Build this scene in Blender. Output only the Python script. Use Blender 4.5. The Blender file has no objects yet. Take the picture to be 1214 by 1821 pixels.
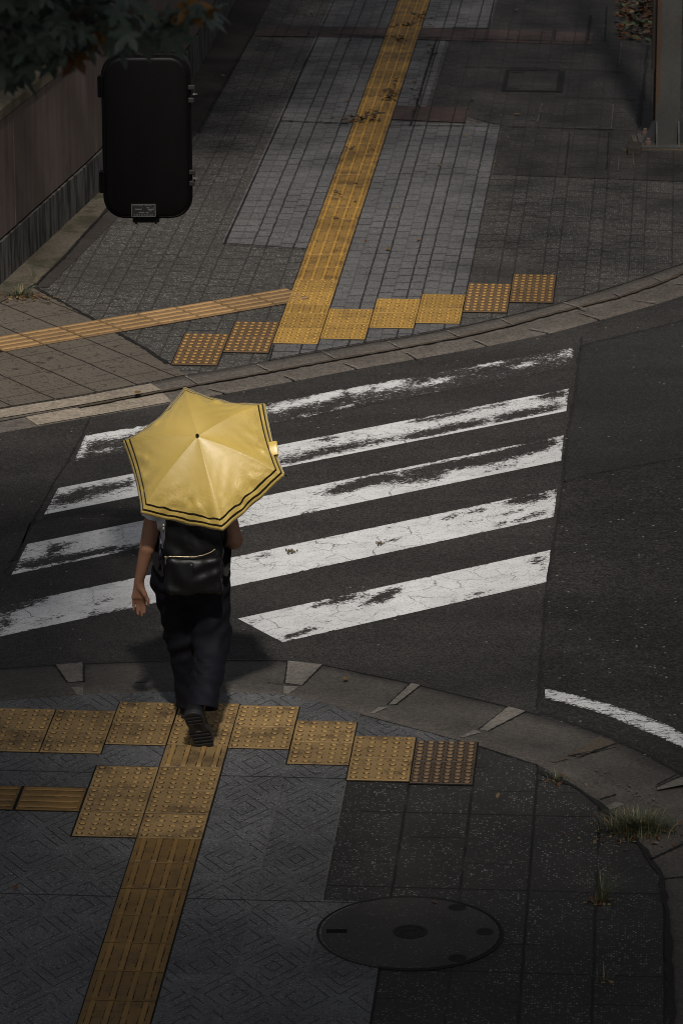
import bpy, bmesh, math, random
import numpy as np
from mathutils import Vector, Matrix

random.seed(7)
rng = np.random.default_rng(7)
SC = bpy.context.scene
COL = SC.collection

# ------------------------------------------------------------------ camera
CAM_F, CAM_PITCH, CAM_ROLL, CAM_H = 7357.606, 0.304997738, -0.00230459, 7.16665880
PW, PH = 1214.0, 1821.0
_cp, _sp = math.cos(CAM_PITCH), math.sin(CAM_PITCH)
_cr, _sr = math.cos(CAM_ROLL), math.sin(CAM_ROLL)
FW = Vector((0, _cp, -_sp))
RT = Vector((1, 0, 0)) * _cr + Vector((0, _sp, _cp)) * _sr
UP = Vector((0, _sp, _cp)) * _cr - Vector((1, 0, 0)) * _sr
cd = bpy.data.cameras.new("camera")
cam = bpy.data.objects.new("camera", cd)
COL.objects.link(cam)
M = Matrix.Identity(4)
for i in range(3):
    M[i][0], M[i][1], M[i][2] = RT[i], UP[i], -FW[i]
M[0][3], M[1][3], M[2][3] = 0, 0, CAM_H
cam.matrix_world = M
cd.sensor_fit = 'VERTICAL'
cd.sensor_height = 24.0
cd.lens = CAM_F / PH * 24.0
cd.clip_start = 0.1
cd.clip_end = 3000
cd.dof.use_dof = True
cd.dof.focus_distance = 20.3
cd.dof.aperture_fstop = 9.0
SC.camera = cam

# ------------------------------------------------------------------ sky, sun, exposure
SUN_EL = math.radians(50)
_az = math.radians(3.0)
SUN = Vector((math.sin(_az) * math.cos(SUN_EL), -math.cos(_az) * math.cos(SUN_EL), math.sin(SUN_EL)))
w = bpy.data.worlds.new("World")
SC.world = w
w.use_nodes = True
nt = w.node_tree
bg = nt.nodes["Background"]
sky = nt.nodes.new("ShaderNodeTexSky")
sky.sky_type = 'NISHITA'
sky.sun_disc = False
sky.sun_elevation = SUN_EL
sky.sun_rotation = math.pi - _az
sky.air_density = 1.0
sky.dust_density = 3.0
hz = nt.nodes.new("ShaderNodeHueSaturation")          # a hazy, pale sky
hz.inputs['Saturation'].default_value = 0.35
hz.inputs['Value'].default_value = 0.80
nt.links.new(sky.outputs[0], hz.inputs['Color'])
nt.links.new(hz.outputs[0], bg.inputs[0])
bg.inputs[1].default_value = 0.05
sd = bpy.data.lights.new("sun", 'SUN')
sd.energy = 3.15
sd.angle = math.radians(2.6)
sd.color = (1.0, 0.94, 0.86)
so = bpy.data.objects.new("sun", sd)
so.rotation_euler = SUN.to_track_quat('Z', 'Y').to_euler()
so.location = (2, -10, 20)
COL.objects.link(so)
SC.view_settings.view_transform = 'Standard'
SC.view_settings.look = 'None'
SC.view_settings.exposure = 0.0
SC.view_settings.gamma = 1.0
SC.cycles.max_bounces = 6
SC.cycles.filter_width = 1.0


# ------------------------------------------------------------------ helpers
def G(px, py, z=0.0):
    """the point on the level plane z that a pixel of the photograph shows (ground survey)"""
    d = FW + RT * ((px - PW / 2) / CAM_F) - UP * ((py - PH / 2) / CAM_F)
    t = (z - CAM_H) / d.z
    return Vector((d.x * t, d.y * t, z))


def atY(px, py, Y):
    d = FW + RT * ((px - PW / 2) / CAM_F) - UP * ((py - PH / 2) / CAM_F)
    t = Y / d.y
    return Vector((d.x * t, Y, CAM_H + d.z * t))


T = 0.303
NEAR = (-1.18281182, 18.6763241, -0.0737571)
FAR = (-0.45205147, 26.5160531, -0.0804251)
P31, P32 = G(172.6, 571), G(442.8, 525.4)
SIDE = (P31.x, P31.y, math.atan2(P32.y - P31.y, P32.x - P31.x))


def frame_matrix(fr):
    return Matrix.Translation((fr[0], fr[1], 0)) @ Matrix.Rotation(fr[2], 4, 'Z')


def guv(fr, u, v, z=0.0):
    return frame_matrix(fr) @ Vector((u * T, -v * T, z))


def new_obj(name, me, mats=(), parent=None, smooth=False):
    o = bpy.data.objects.new(name, me)
    COL.objects.link(o)
    for m in (mats if isinstance(mats, (list, tuple)) else [mats]):
        me.materials.append(m)
    if parent:
        o.parent = parent
    if smooth:
        me.shade_smooth()
    return o


def tag(o, label=None, cat=None, group=None, kind=None):
    if label: o['label'] = label
    if cat: o['category'] = cat
    if group: o['group'] = group
    if kind: o['kind'] = kind
    return o


def empty(name, loc, label, cat, group=None, rz=0.0):
    o = bpy.data.objects.new(name, None)
    COL.objects.link(o)
    o.location = loc
    o.rotation_euler = (0, 0, rz)
    o.empty_display_size = 0.1
    return tag(o, label, cat, group)


def mesh_py(name, v, f, smooth=False):
    me = bpy.data.meshes.new(name)
    me.from_pydata([tuple(p) for p in v], [], [tuple(q) for q in f])
    me.update()
    if smooth:
        me.shade_smooth()
    return me


def from_bm(name, bm, mats, parent=None, smooth=False):
    me = bpy.data.meshes.new(name)
    bmesh.ops.recalc_face_normals(bm, faces=bm.faces[:])
    bm.to_mesh(me)
    bm.free()
    return new_obj(name, me, mats, parent, smooth)


def box(bm, x0, x1, y0, y1, z0, z1, bev=0.0, seg=2, mat=0):
    vs = [bm.verts.new(p) for p in ((x0, y0, z0), (x1, y0, z0), (x1, y1, z0), (x0, y1, z0),
                                    (x0, y0, z1), (x1, y0, z1), (x1, y1, z1), (x0, y1, z1))]
    fs = [bm.faces.new([vs[i] for i in q]) for q in ((0, 3, 2, 1), (4, 5, 6, 7), (0, 1, 5, 4), (1, 2, 6, 5), (2, 3, 7, 6), (3, 0, 4, 7))]
    for f in fs: f.material_index = mat
    if bev > 0:
        es = set()
        for f in fs: es.update(f.edges)
        bmesh.ops.bevel(bm, geom=list(es), offset=bev, segments=seg, affect='EDGES', profile=0.5)


def tube(bm, pts, rad, n=10, caps=True):
    """tube through points; rad a number or a list"""
    pts = [Vector(p) for p in pts]
    if not isinstance(rad, (list, tuple)): rad = [rad] * len(pts)
    rings = []
    ref = Vector((0.31, 0.2, 0.93))
    for i, p in enumerate(pts):
        d = (pts[min(i + 1, len(pts) - 1)] - pts[max(i - 1, 0)]).normalized()
        if abs(d.dot(ref)) > 0.97: ref = Vector((0.9, 0.1, 0.3))
        a = d.cross(ref).normalized()
        b = d.cross(a)
        rings.append([bm.verts.new(p + (a * math.cos(2 * math.pi * k / n) + b * math.sin(2 * math.pi * k / n)) * rad[i]) for k in range(n)])
    for i in range(len(rings) - 1):
        for k in range(n):
            bm.faces.new((rings[i][k], rings[i][(k + 1) % n], rings[i + 1][(k + 1) % n], rings[i + 1][k]))
    if caps:
        bm.faces.new(rings[0][::-1])
        bm.faces.new(rings[-1])


def resample(pts, n):
    pts = [Vector(p) for p in pts]
    L = [0.0]
    for a, b in zip(pts, pts[1:]): L.append(L[-1] + (b - a).length)
    out = []
    for i in range(n):
        s = L[-1] * i / (n - 1)
        j = 0
        while j < len(L) - 2 and L[j + 1] < s: j += 1
        t = (s - L[j]) / max(L[j + 1] - L[j], 1e-9)
        out.append(pts[j].lerp(pts[j + 1], t))
    return out


def sheet(name, pts, z, m, fr=None, parent=None, thick=0.0):
    """flat polygon of world points, with the object's axes along the paving grid fr"""
    Mx = frame_matrix(fr) if fr else Matrix.Identity(4)
    inv = Mx.inverted()
    bm = bmesh.new()
    f = bm.faces.new([bm.verts.new(inv @ Vector((p[0], p[1], z))) for p in pts])
    f.normal_update()
    if f.normal.z < 0: f.normal_flip()
    bmesh.ops.triangulate(bm, faces=bm.faces[:])
    me = bpy.data.meshes.new(name)
    bm.to_mesh(me)
    bm.free()
    o = new_obj(name, me, m, parent)
    o.matrix_world = Mx
    return o


# ------------------------------------------------------------------ material helper
class Mat:
    def __init__(s, name, rough=0.8, spec=0.4, metal=0.0):
        s.m = bpy.data.materials.new(name)
        s.m.use_nodes = True
        s.nt = s.m.node_tree
        s.b = s.nt.nodes["Principled BSDF"]
        s.b.inputs['Roughness'].default_value = rough
        s.b.inputs['Specular IOR Level'].default_value = spec
        s.b.inputs['Metallic'].default_value = metal
        tc = s.nt.nodes.new("ShaderNodeTexCoord")
        s.obj = tc.outputs['Object']
        sx = s.nt.nodes.new("ShaderNodeSeparateXYZ")
        s.nt.links.new(s.obj, sx.inputs[0])
        s.x, s.y, s.z = sx.outputs

    def put(s, sock, v):
        if isinstance(v, bpy.types.NodeSocket):
            s.nt.links.new(v, sock)
        elif isinstance(v, (tuple, list)) and len(v) == 3 and sock.type == 'RGBA':
            sock.default_value = (*v, 1)
        else:
            sock.default_value = v

    def math(s, op, a, b=0.0, c=0.0, clamp=False):
        n = s.nt.nodes.new("ShaderNodeMath")
        n.operation = op
        n.use_clamp = clamp
        s.put(n.inputs[0], a); s.put(n.inputs[1], b); s.put(n.inputs[2], c)
        return n.outputs[0]

    def add(s, a, b): return s.math('ADD', a, b)
    def sub(s, a, b): return s.math('SUBTRACT', a, b)
    def mul(s, a, b): return s.math('MULTIPLY', a, b)
    def inv(s, a): return s.math('SUBTRACT', 1.0, a)
    def mx(s, a, b): return s.math('MAXIMUM', a, b)
    def mn(s, a, b): return s.math('MINIMUM', a, b)

    def step(s, x, lo, hi):
        n = s.nt.nodes.new("ShaderNodeMapRange")
        n.interpolation_type = 'SMOOTHSTEP'
        s.put(n.inputs['Value'], x); s.put(n.inputs['From Min'], lo); s.put(n.inputs['From Max'], hi)
        return n.outputs[0]

    def vec(s, x, y, z=0.0):
        n = s.nt.nodes.new("ShaderNodeCombineXYZ")
        s.put(n.inputs[0], x); s.put(n.inputs[1], y); s.put(n.inputs[2], z)
        return n.outputs[0]

    def scale(s, sx, sy, sz=1.0, off=0.0):
        o = s.vec(s.add(s.mul(s.x, sx), off), s.add(s.mul(s.y, sy), off), s.mul(s.z, sz))
        return o

    def noise(s, scale, detail=2.0, rough=0.5, v=None, dist=0.0):
        n = s.nt.nodes.new("ShaderNodeTexNoise")
        s.put(n.inputs['Vector'], v or s.obj)
        n.inputs['Scale'].default_value = scale
        n.inputs['Detail'].default_value = detail
        n.inputs['Roughness'].default_value = rough
        n.inputs['Distortion'].default_value = dist
        return n.outputs['Fac']

    def vor(s, scale, feature='F1', v=None, rnd=1.0):
        n = s.nt.nodes.new("ShaderNodeTexVoronoi")
        n.feature = feature
        s.put(n.inputs['Vector'], v or s.obj)
        n.inputs['Scale'].default_value = scale
        n.inputs['Randomness'].default_value = rnd
        return n

    def cellrand(s, vn):
        sp = s.nt.nodes.new("ShaderNodeSeparateColor")
        s.nt.links.new(vn.outputs['Color'], sp.inputs[0])
        return sp.outputs[0], sp.outputs[1]

    def mix(s, f, a, b, mode='MIX'):
        n = s.nt.nodes.new("ShaderNodeMix")
        n.data_type = 'RGBA'
        n.blend_type = mode
        s.put(n.inputs[0], f)
        s.put(n.inputs[6], a); s.put(n.inputs[7], b)
        return n.outputs[2]

    def fmix(s, f, a, b):
        return s.add(s.mul(a, s.inv(f)), s.mul(b, f))

    def white(s, v):
        n = s.nt.nodes.new("ShaderNodeTexWhiteNoise")
        n.noise_dimensions = '3D'
        s.put(n.inputs[0], v)
        return n.outputs['Value']

    def orand(s):
        n = s.nt.nodes.new("ShaderNodeObjectInfo")
        return n.outputs['Random']

    def attr(s, name):
        n = s.nt.nodes.new("ShaderNodeAttribute")
        n.attribute_name = name
        return n.outputs['Fac']

    def line(s, c, period, width):
        """1 on lines of the given width at multiples of period"""
        q = s.math('PINGPONG', c, period / 2)
        return s.inv(s.step(q, width * 0.35, width * 0.75))

    def gray(s, f, c):
        """colour c times value f"""
        n = s.nt.nodes.new("ShaderNodeMix")
        n.data_type = 'RGBA'; n.blend_type = 'MULTIPLY'
        n.inputs[0].default_value = 1.0
        s.put(n.inputs[6], c)
        s.nt.links.new(f, n.inputs[7])
        return n.outputs[2]

    def out(s, col, height=None, strength=0.5, dist=0.01, rough=None):
        s.put(s.b.inputs['Base Color'], col)
        if rough is not None: s.put(s.b.inputs['Roughness'], rough)
        if height is not None:
            b = s.nt.nodes.new("ShaderNodeBump")
            b.inputs['Strength'].default_value = strength
            b.inputs['Distance'].default_value = dist
            s.put(b.inputs['Height'], height)
            s.nt.links.new(b.outputs[0], s.b.inputs['Normal'])
        return s.m


def simple(name, col, rough=0.7, spec=0.4, metal=0.0, var=0.25, sc=30.0, bump=0.15):
    m = Mat(name, rough, spec, metal)
    n = m.noise(sc, 4, 0.6)
    f = m.add(1 - var, m.mul(n, 2 * var))
    return m.out(m.gray(f, col), n, bump, 0.003)


def asphalt_nodes(m, base, spark=0.985, patch=0.35, coarse=125.0):
    fine = m.noise(300, 3, 0.7)
    big = m.noise(1.3, 5, 0.6)
    v1 = m.vor(coarse)
    r1, r2 = m.cellrand(v1)
    f = m.add(0.30, m.mul(r1, 1.0))
    v3 = m.vor(coarse * 1.9)
    r3, _ = m.cellrand(v3)
    f = m.mul(f, m.add(0.65, m.mul(r3, 0.7)))
    f = m.mul(f, m.add(0.6, m.mul(fine, 0.8)))
    f = m.mul(f, m.add(1 - patch, m.mul(big, 2 * patch)))
    col = m.gray(f, base)
    tr = m.noise(0.9, 4, 0.65, v=m.vec(m.mul(m.x, 0.35), m.mul(m.y, 2.2), 0.0))
    col = m.gray(m.add(0.80, m.mul(m.step(tr, 0.35, 0.65), 0.30)), col)
    oil = m.step(m.noise(2.4, 3, 0.55), 0.66, 0.74)
    col = m.gray(m.sub(1.0, m.mul(oil, 0.22)), col)
    v2 = m.vor(42.0)
    q1, q2 = m.cellrand(v2)
    sp = m.mul(m.step(q1, spark, spark + 0.004), m.inv(m.step(v2.outputs['Distance'], 0.2, 0.38)))
    col = m.mix(m.mul(sp, m.add(0.10, m.mul(q2, 0.5))), col, (0.42, 0.40, 0.37))
    h = m.sub(m.mul(r1, 0.6), m.mul(v1.outputs['Distance'], 0.6))
    return col, h


def asphalt(name, base, **k):
    m = Mat(name, 0.82, 0.35)
    c, h = asphalt_nodes(m, base, **k)
    return m.out(c, h, 0.35, 0.006)


def specks(m, col, scale, thr, c2, amount=1.0, gate=None):
    v = m.vor(scale)
    r1, r2 = m.cellrand(v)
    s = m.mul(m.step(r1, thr, thr + 0.06), m.inv(m.step(v.outputs['Distance'], 0.28, 0.5)))
    s = m.mul(s, m.mul(m.add(0.25, m.mul(r2, 0.75)), amount))
    if gate is not None: s = m.mul(s, gate)
    return m.mix(s, col, c2), r1


MAT = {}
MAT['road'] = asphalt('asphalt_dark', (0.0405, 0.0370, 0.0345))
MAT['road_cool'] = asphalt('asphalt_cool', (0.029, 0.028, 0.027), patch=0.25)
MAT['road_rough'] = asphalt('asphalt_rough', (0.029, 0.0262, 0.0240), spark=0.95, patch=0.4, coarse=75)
MAT['ground'] = asphalt('ground_soil', (0.05, 0.045, 0.04))


# near pavement -- pale granite with an engraved diamond weave, joints on the 0.3 m grid
def near_pale():
    m = Mat('pale_granite_near', 0.72, 0.4)
    u = m.mul(m.x, 1 / T); v = m.mul(m.y, 1 / T)
    wob = m.mul(m.sub(m.noise(9, 3), 0.5), 0.02)
    cu = m.math('PINGPONG', m.add(m.sub(u, 0.5), wob), 0.5)        # 0 centre .. 0.5 joint
    cv = m.math('PINGPONG', m.add(m.sub(v, 0.35), wob), 1.0)       # 0 .. 1, period 2 tiles
    d = m.add(m.mul(cu, 1.5), cv)                                  # diamonds
    alt = m.math('FRACT', m.add(m.mul(m.math('FLOOR', u), 0.5), 0.25))
    dd = m.add(d, m.mul(m.step(alt, 0.45, 0.55), 0.11))
    g1 = m.line(dd, 0.30, 0.032)
    gapn = m.step(m.noise(7, 2), 0.40, 0.52)
    g1 = m.mul(g1, m.add(0.08, m.mul(gapn, 0.92)))
    ju = m.line(m.add(u, m.mul(wob, 0.6)), 1.0, 0.022)
    jv = m.line(m.add(v, m.add(0.28, m.mul(wob, 0.6))), 5.0, 0.030)
    jf = m.mul(m.line(m.add(v, 0.28), 1.0, 0.02), 0.25)
    big = m.noise(2.2, 4, 0.6)
    fine = m.noise(150, 3, 0.8)
    tilev = m.white(m.vec(m.math('FLOOR', u), m.math('FLOOR', m.mul(v, 0.5))))
    f = m.mul(m.add(0.72, m.mul(big, 0.56)), m.mul(m.add(0.35, m.mul(fine, 1.3)), m.add(0.82, m.mul(tilev, 0.36))))
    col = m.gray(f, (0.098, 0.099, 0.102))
    col, _ = specks(m, col, 92, 0.58, (0.24, 0.24, 0.25), 0.85)
    col, _ = specks(m, col, 78, 0.50, (0.014, 0.014, 0.015), 0.95)
    col = m.mix(m.mul(g1, 0.92), col, (0.010, 0.010, 0.010))  # engraved lines darkened in colour, standing in for shade in the grooves
    col = m.mix(m.mul(ju, 0.6), col, (0.12, 0.105, 0.09))
    col = m.mix(m.mx(jv, jf), col, (0.012, 0.011, 0.011))
    st = m.step(m.noise(5, 4, 0.65), 0.62, 0.72)
    col = m.mix(m.mul(st, 0.5), col, (0.040, 0.030, 0.022))
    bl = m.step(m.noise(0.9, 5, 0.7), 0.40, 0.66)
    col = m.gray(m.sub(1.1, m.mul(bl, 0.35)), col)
    h = m.sub(fine, m.mul(m.mx(g1, m.mx(ju, jv)), 1.2))
    return m.out(col, h, 0.3, 0.003)


def near_dark():
    m = Mat('dark_aggregate_near', 0.8, 0.35)
    u = m.mul(m.x, 1 / T); v = m.mul(m.y, 1 / T)
    wob = m.mul(m.sub(m.noise(8, 3), 0.5), 0.03)
    ju = m.line(m.add(u, wob), 1.0, 0.040)
    jv = m.line(m.add(m.sub(v, -1.62), wob), 3.0, 0.040)
    jw = m.mul(m.line(m.add(m.sub(v, -1.62), wob), 1.0, 0.03), m.step(m.noise(3, 2), 0.5, 0.6))
    big = m.noise(1.8, 4, 0.6)
    fine = m.noise(240, 2, 0.7)
    f = m.mul(m.add(0.65, m.mul(big, 0.7)), m.add(0.5, m.mul(fine, 1.0)))
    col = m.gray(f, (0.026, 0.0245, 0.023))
    gate = m.step(m.noise(4, 3), 0.3, 0.6)
    col, _ = specks(m, col, 86, 0.70, (0.27, 0.27, 0.265), 0.9, m.add(0.3, m.mul(gate, 0.7)))
    col, _ = specks(m, col, 95, 0.70, (0.008, 0.008, 0.008), 0.8)
    col, _ = specks(m, col, 52, 0.92, (0.16, 0.155, 0.15), 0.5, gate)
    jn = m.step(m.noise(2.5, 2), 0.35, 0.5)
    j = m.mx(m.mul(ju, m.add(0.35, m.mul(jn, 0.65))), m.mx(jv, jw))
    col = m.mix(j, col, (0.008, 0.0075, 0.007))
    h = m.sub(fine, m.mul(j, 2.5))
    return m.out(col, h, 0.5, 0.005)


# far pavement -- small setts, strong joints two out of three
def far_setts(name, base, sp, spc, warm=0.2, jstr=0.95, amt=0.9, ssc=62, jh=0.75):
    m = Mat(name, 0.75, 0.4)
    p = T / 3
    u = m.mul(m.x, 1 / p); v = m.mul(m.y, 1 / (0.2))
    wob = m.mul(m.sub(m.noise(6, 3), 0.5), 0.12)
    wb2 = m.mul(m.sub(m.noise(30, 2), 0.5), 0.14)
    uu = m.add(m.add(u, wob), wb2)
    ju = m.line(uu, 1.0, 0.11)
    third = m.math('MODULO', m.add(m.math('ROUND', uu), 3000.0), 3.0)
    strong = m.inv(m.step(m.math('ABSOLUTE', m.sub(third, 1.0)), 0.2, 0.4))
    ju = m.mul(m.mul(ju, m.sub(jstr, m.mul(strong, jstr * 0.68))), m.add(0.55, m.mul(m.noise(14, 3), 0.8)))
    vv = m.add(v, m.add(m.mul(m.white(m.vec(m.math('FLOOR', uu), 3.0)), 0.9), wb2))
    jv = m.mul(m.line(vv, 1.0, 0.11), m.mul(jh, m.add(0.45, m.mul(m.step(m.noise(1.7, 3), 0.38, 0.62), 0.55))))
    big = m.noise(0.8, 5, 0.62)
    fine = m.noise(95, 3, 0.8)
    tv = m.white(m.vec(m.math('FLOOR', uu), m.math('FLOOR', vv)))
    f = m.mul(m.add(0.6, m.mul(big, 0.8)), m.mul(m.add(0.45, m.mul(fine, 1.1)), m.add(0.92, m.mul(tv, 0.16))))
    col = m.gray(f, base)
    col, _ = specks(m, col, ssc, sp, spc, amt, m.add(0.35, m.mul(m.step(big, 0.3, 0.6), 0.65)))
    col, _ = specks(m, col, 58, 0.52, (0.014, 0.013, 0.012), 0.95)
    dirt = m.step(m.noise(1.1, 5, 0.7), 0.5, 0.7)
    col = m.mix(m.mul(dirt, warm), col, (0.03, 0.024, 0.019))
    j = m.mx(ju, jv)
    col = m.mix(j, col, (0.012, 0.011, 0.010))
    h = m.sub(fine, m.mul(j, 2.0))
    return m.out(col, h, 0.4, 0.005)


def hex_pavers():
    m = Mat('brown_interlock_paving', 0.85, 0.3)
    u = m.mul(m.x, 1 / T); v = m.mul(m.y, 1 / T)
    wob = m.mul(m.sub(m.noise(5, 2), 0.5), 0.05)
    j1 = m.line(m.add(u, wob), 1.0, 0.035)
    j2 = m.mul(m.line(m.add(m.add(v, 0.38), wob), 1.32, 0.03), 0.75)
    vo = m.vor(17.0, 'DISTANCE_TO_EDGE', v=m.vec(m.add(m.mul(m.x, 1.0), m.mul(m.sub(m.noise(14, 2), .5), .09)), m.mul(m.y, 1.15)), rnd=0.55)
    cr = m.inv(m.step(vo.outputs['Distance'], 0.012, 0.05))
    cr = m.mul(cr, m.step(m.noise(11, 2), 0.38, 0.52))
    big = m.noise(1.5, 5, 0.6)
    fine = m.noise(220, 3, 0.7)
    f = m.mul(m.add(0.7, m.mul(big, 0.6)), m.add(0.6, m.mul(fine, 0.8)))
    col = m.gray(f, (0.118, 0.100, 0.080))
    col = m.mix(m.mul(cr, 0.7), col, (0.018, 0.015, 0.012))
    col = m.mix(m.mx(j1, j2), col, (0.010, 0.008, 0.007))
    h = m.sub(fine, m.mul(m.mx(cr, m.mx(j1, j2)), 2))
    return m.out(col, h, 0.4, 0.005)


def concrete(name, base, moss=None, coarse=90.0):
    m = Mat(name, 0.88, 0.3)
    big = m.noise(2.3, 5, 0.65)
    fine = m.noise(210, 3, 0.7)
    v1 = m.vor(coarse)
    r1, r2 = m.cellrand(v1)
    f = m.mul(m.add(0.55, m.mul(big, 0.9)), m.mul(m.add(0.55, m.mul(fine, 0.9)), m.add(0.72, m.mul(r1, 0.56))))
    col = m.gray(f, base)
    if moss:
        mo = m.step(m.noise(3.1, 5, 0.7), 0.48, 0.62)
        col = m.mix(m.mul(mo, 0.75), col, moss)
    return m.out(col, m.add(fine, m.mul(r1, 0.5)), 0.45, 0.006)


MAT['near_pale'] = near_pale()
MAT['near_dark'] = near_dark()
MAT['far_dark'] = far_setts('dark_setts_far', (0.060, 0.055, 0.050), 0.50, (0.32, 0.31, 0.295), 0.45, 0.62, 0.95, 72)
MAT['far_pale'] = far_setts('pale_setts_far', (0.118, 0.116, 0.118), 0.74, (0.28, 0.275, 0.27), 0.35, 0.95, 0.85, 74)
MAT['far_worn_dim'] = far_setts('dimmed_worn_setts_far', (0.034, 0.030, 0.027), 0.72, (0.20, 0.19, 0.18), 0.5, 0.5, 0.8, 70)
MAT['far_red'] = far_setts('red_setts_far', (0.066, 0.042, 0.036), 0.95, (0.15, 0.10, 0.09), 0.3)
MAT['hex'] = hex_pavers()
MAT['kerb'] = concrete('kerb_stone', (0.078, 0.070, 0.062))
MAT['kerb_far'] = concrete('kerb_stone_far', (0.105, 0.092, 0.080), coarse=70)
MAT['kerb_pale'] = concrete('kerb_pale_concrete', (0.26, 0.22, 0.175), coarse=70)
MAT['mortar'] = concrete('pale_mortar', (0.165, 0.150, 0.132))
MAT['mortar_dim'] = concrete('dim_lime_line', (0.095, 0.088, 0.080))
MAT['mortar_brown'] = concrete('brown_mortar', (0.085, 0.068, 0.052))
MAT['moss'] = concrete('mossy_concrete', (0.100, 0.084, 0.064), moss=(0.036, 0.036, 0.018))
MAT['brown_slab'] = concrete('brown_slab', (0.040, 0.034, 0.029))
MAT['grit'] = concrete('dirt_grit', (0.075, 0.058, 0.042))


def tile_mat(name, base, dome, dirt, amount, zsplit=0.0075):
    m = Mat(name, 0.62, 0.4)
    off = m.mul(m.orand(), 37.0)
    pv = m.vec(m.add(m.x, off), m.add(m.y, off), m.z)
    big = m.noise(6, 5, 0.68, v=pv)
    fine = m.noise(120, 3, 0.7, v=pv)
    wide = m.noise(3.0, 2, 0.5, v=pv)
    f = m.mul(m.add(0.80, m.mul(m.orand(), 0.30)), m.mul(m.add(0.65, m.mul(big, 0.7)), m.add(0.7, m.mul(fine, 0.6))))
    up = m.step(m.z, zsplit - 0.0012, zsplit + 0.0012)
    col = m.mix(up, base, dome)
    col = m.gray(f, col)
    d = m.mul(m.step(m.add(m.mul(big, 0.55), m.mul(fine, 0.45)), 0.47, 0.60), amount)
    d = m.mul(d, m.sub(1.0, m.mul(up, 0.45)))
    col = m.mix(d, col, dirt)
    d2 = m.mul(m.step(wide, 0.52, 0.75), 0.5 * amount)
    col = m.mix(d2, col, dirt)
    return m.out(col, fine, 0.35, 0.003)


DIRT = (0.055, 0.036, 0.020)
MAT['t_dirt_shade'] = simple('tile_dirt_shade', (0.022, 0.014, 0.009), 0.9, 0.1)  # dome feet and bar edges: dirt colour doubling as painted shade
MAT['t_near'] = tile_mat('tactile_yellow_worn', (0.330, 0.215, 0.090), (0.43, 0.265, 0.090), DIRT, 0.75)  # lighter dome colour stands in for light catching the raised tops
MAT['t_orange'] = tile_mat('tactile_orange_worn', (0.205, 0.118, 0.034), (0.26, 0.146, 0.040), DIRT, 0.7)
MAT['t_brown'] = tile_mat('tactile_brown', (0.070, 0.050, 0.034), (0.20, 0.125, 0.060), (0.05, 0.035, 0.022), 0.3)
MAT['t_far'] = tile_mat('tactile_yellow_bright', (0.42, 0.245, 0.060), (0.48, 0.28, 0.05), (0.15, 0.090, 0.034), 0.6)
MAT['t_farbar'] = tile_mat('tactile_yellow_bars', (0.31, 0.175, 0.042), (0.42, 0.235, 0.042), (0.075, 0.045, 0.020), 0.8)
MAT['t_farbrown'] = tile_mat('tactile_brown_far', (0.15, 0.092, 0.045), (0.46, 0.255, 0.066), (0.07, 0.045, 0.03), 0.25)
MAT['t_side'] = tile_mat('tactile_ochre', (0.25, 0.155, 0.074), (0.44, 0.265, 0.110), (0.07, 0.05, 0.03), 0.45)

# ------------------------------------------------------------------ ground, road, patches
ROAD_Z = -0.04


def struct(o):
    o['kind'] = 'structure'
    return o


struct(sheet('ground', [(-600, -300), (600, -300), (600, 1500), (-600, 1500)], -0.14, MAT['ground']))

near_in = [(-700, 1330), (-420, 1300), (-150, 1262), (0, 1247), (150, 1236), (235, 1232), (330, 1229), (440, 1232), (510, 1236.5), (570, 1249), (640, 1270), (750, 1300), (851, 1325),
           (955, 1359), (1000, 1383), (1040, 1408), (1066, 1431), (1110, 1475), (1145, 1515), (1172, 1557), (1184, 1620), (1189, 1725), (1194, 1817), (1196, 1990)]
near_mid = [(-700, 1300), (-420, 1274), (-150, 1240), (0, 1225), (122, 1215), (260, 1213), (340, 1211), (440, 1211), (504, 1217.5), (537, 1221), (610, 1238), (688, 1255), (770, 1276), (845, 1297),
            (925, 1318), (1002, 1342), (1066, 1379), (1130, 1418), (1190, 1462), (1240, 1510), (1275, 1580), (1290, 1680), (1296, 1817), (1298, 1990)]
near_out = [(-700, 1252), (-420, 1232), (-150, 1203), (0, 1188), (100, 1181), (155, 1177), (260, 1174), (340, 1172.5), (440, 1172), (505, 1173.5), (574, 1181), (735, 1215), (780, 1225),
            (901, 1255), (937, 1264), (1012, 1289), (1066, 1307.5), (1137, 1339), (1191, 1368), (1260, 1410), (1340, 1475), (1400, 1580), (1440, 1700), (1460, 1817), (1465, 1990)]
NS = 90


def poly3(px, z): return resample([G(a, b, z) for a, b in px], NS)


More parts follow.
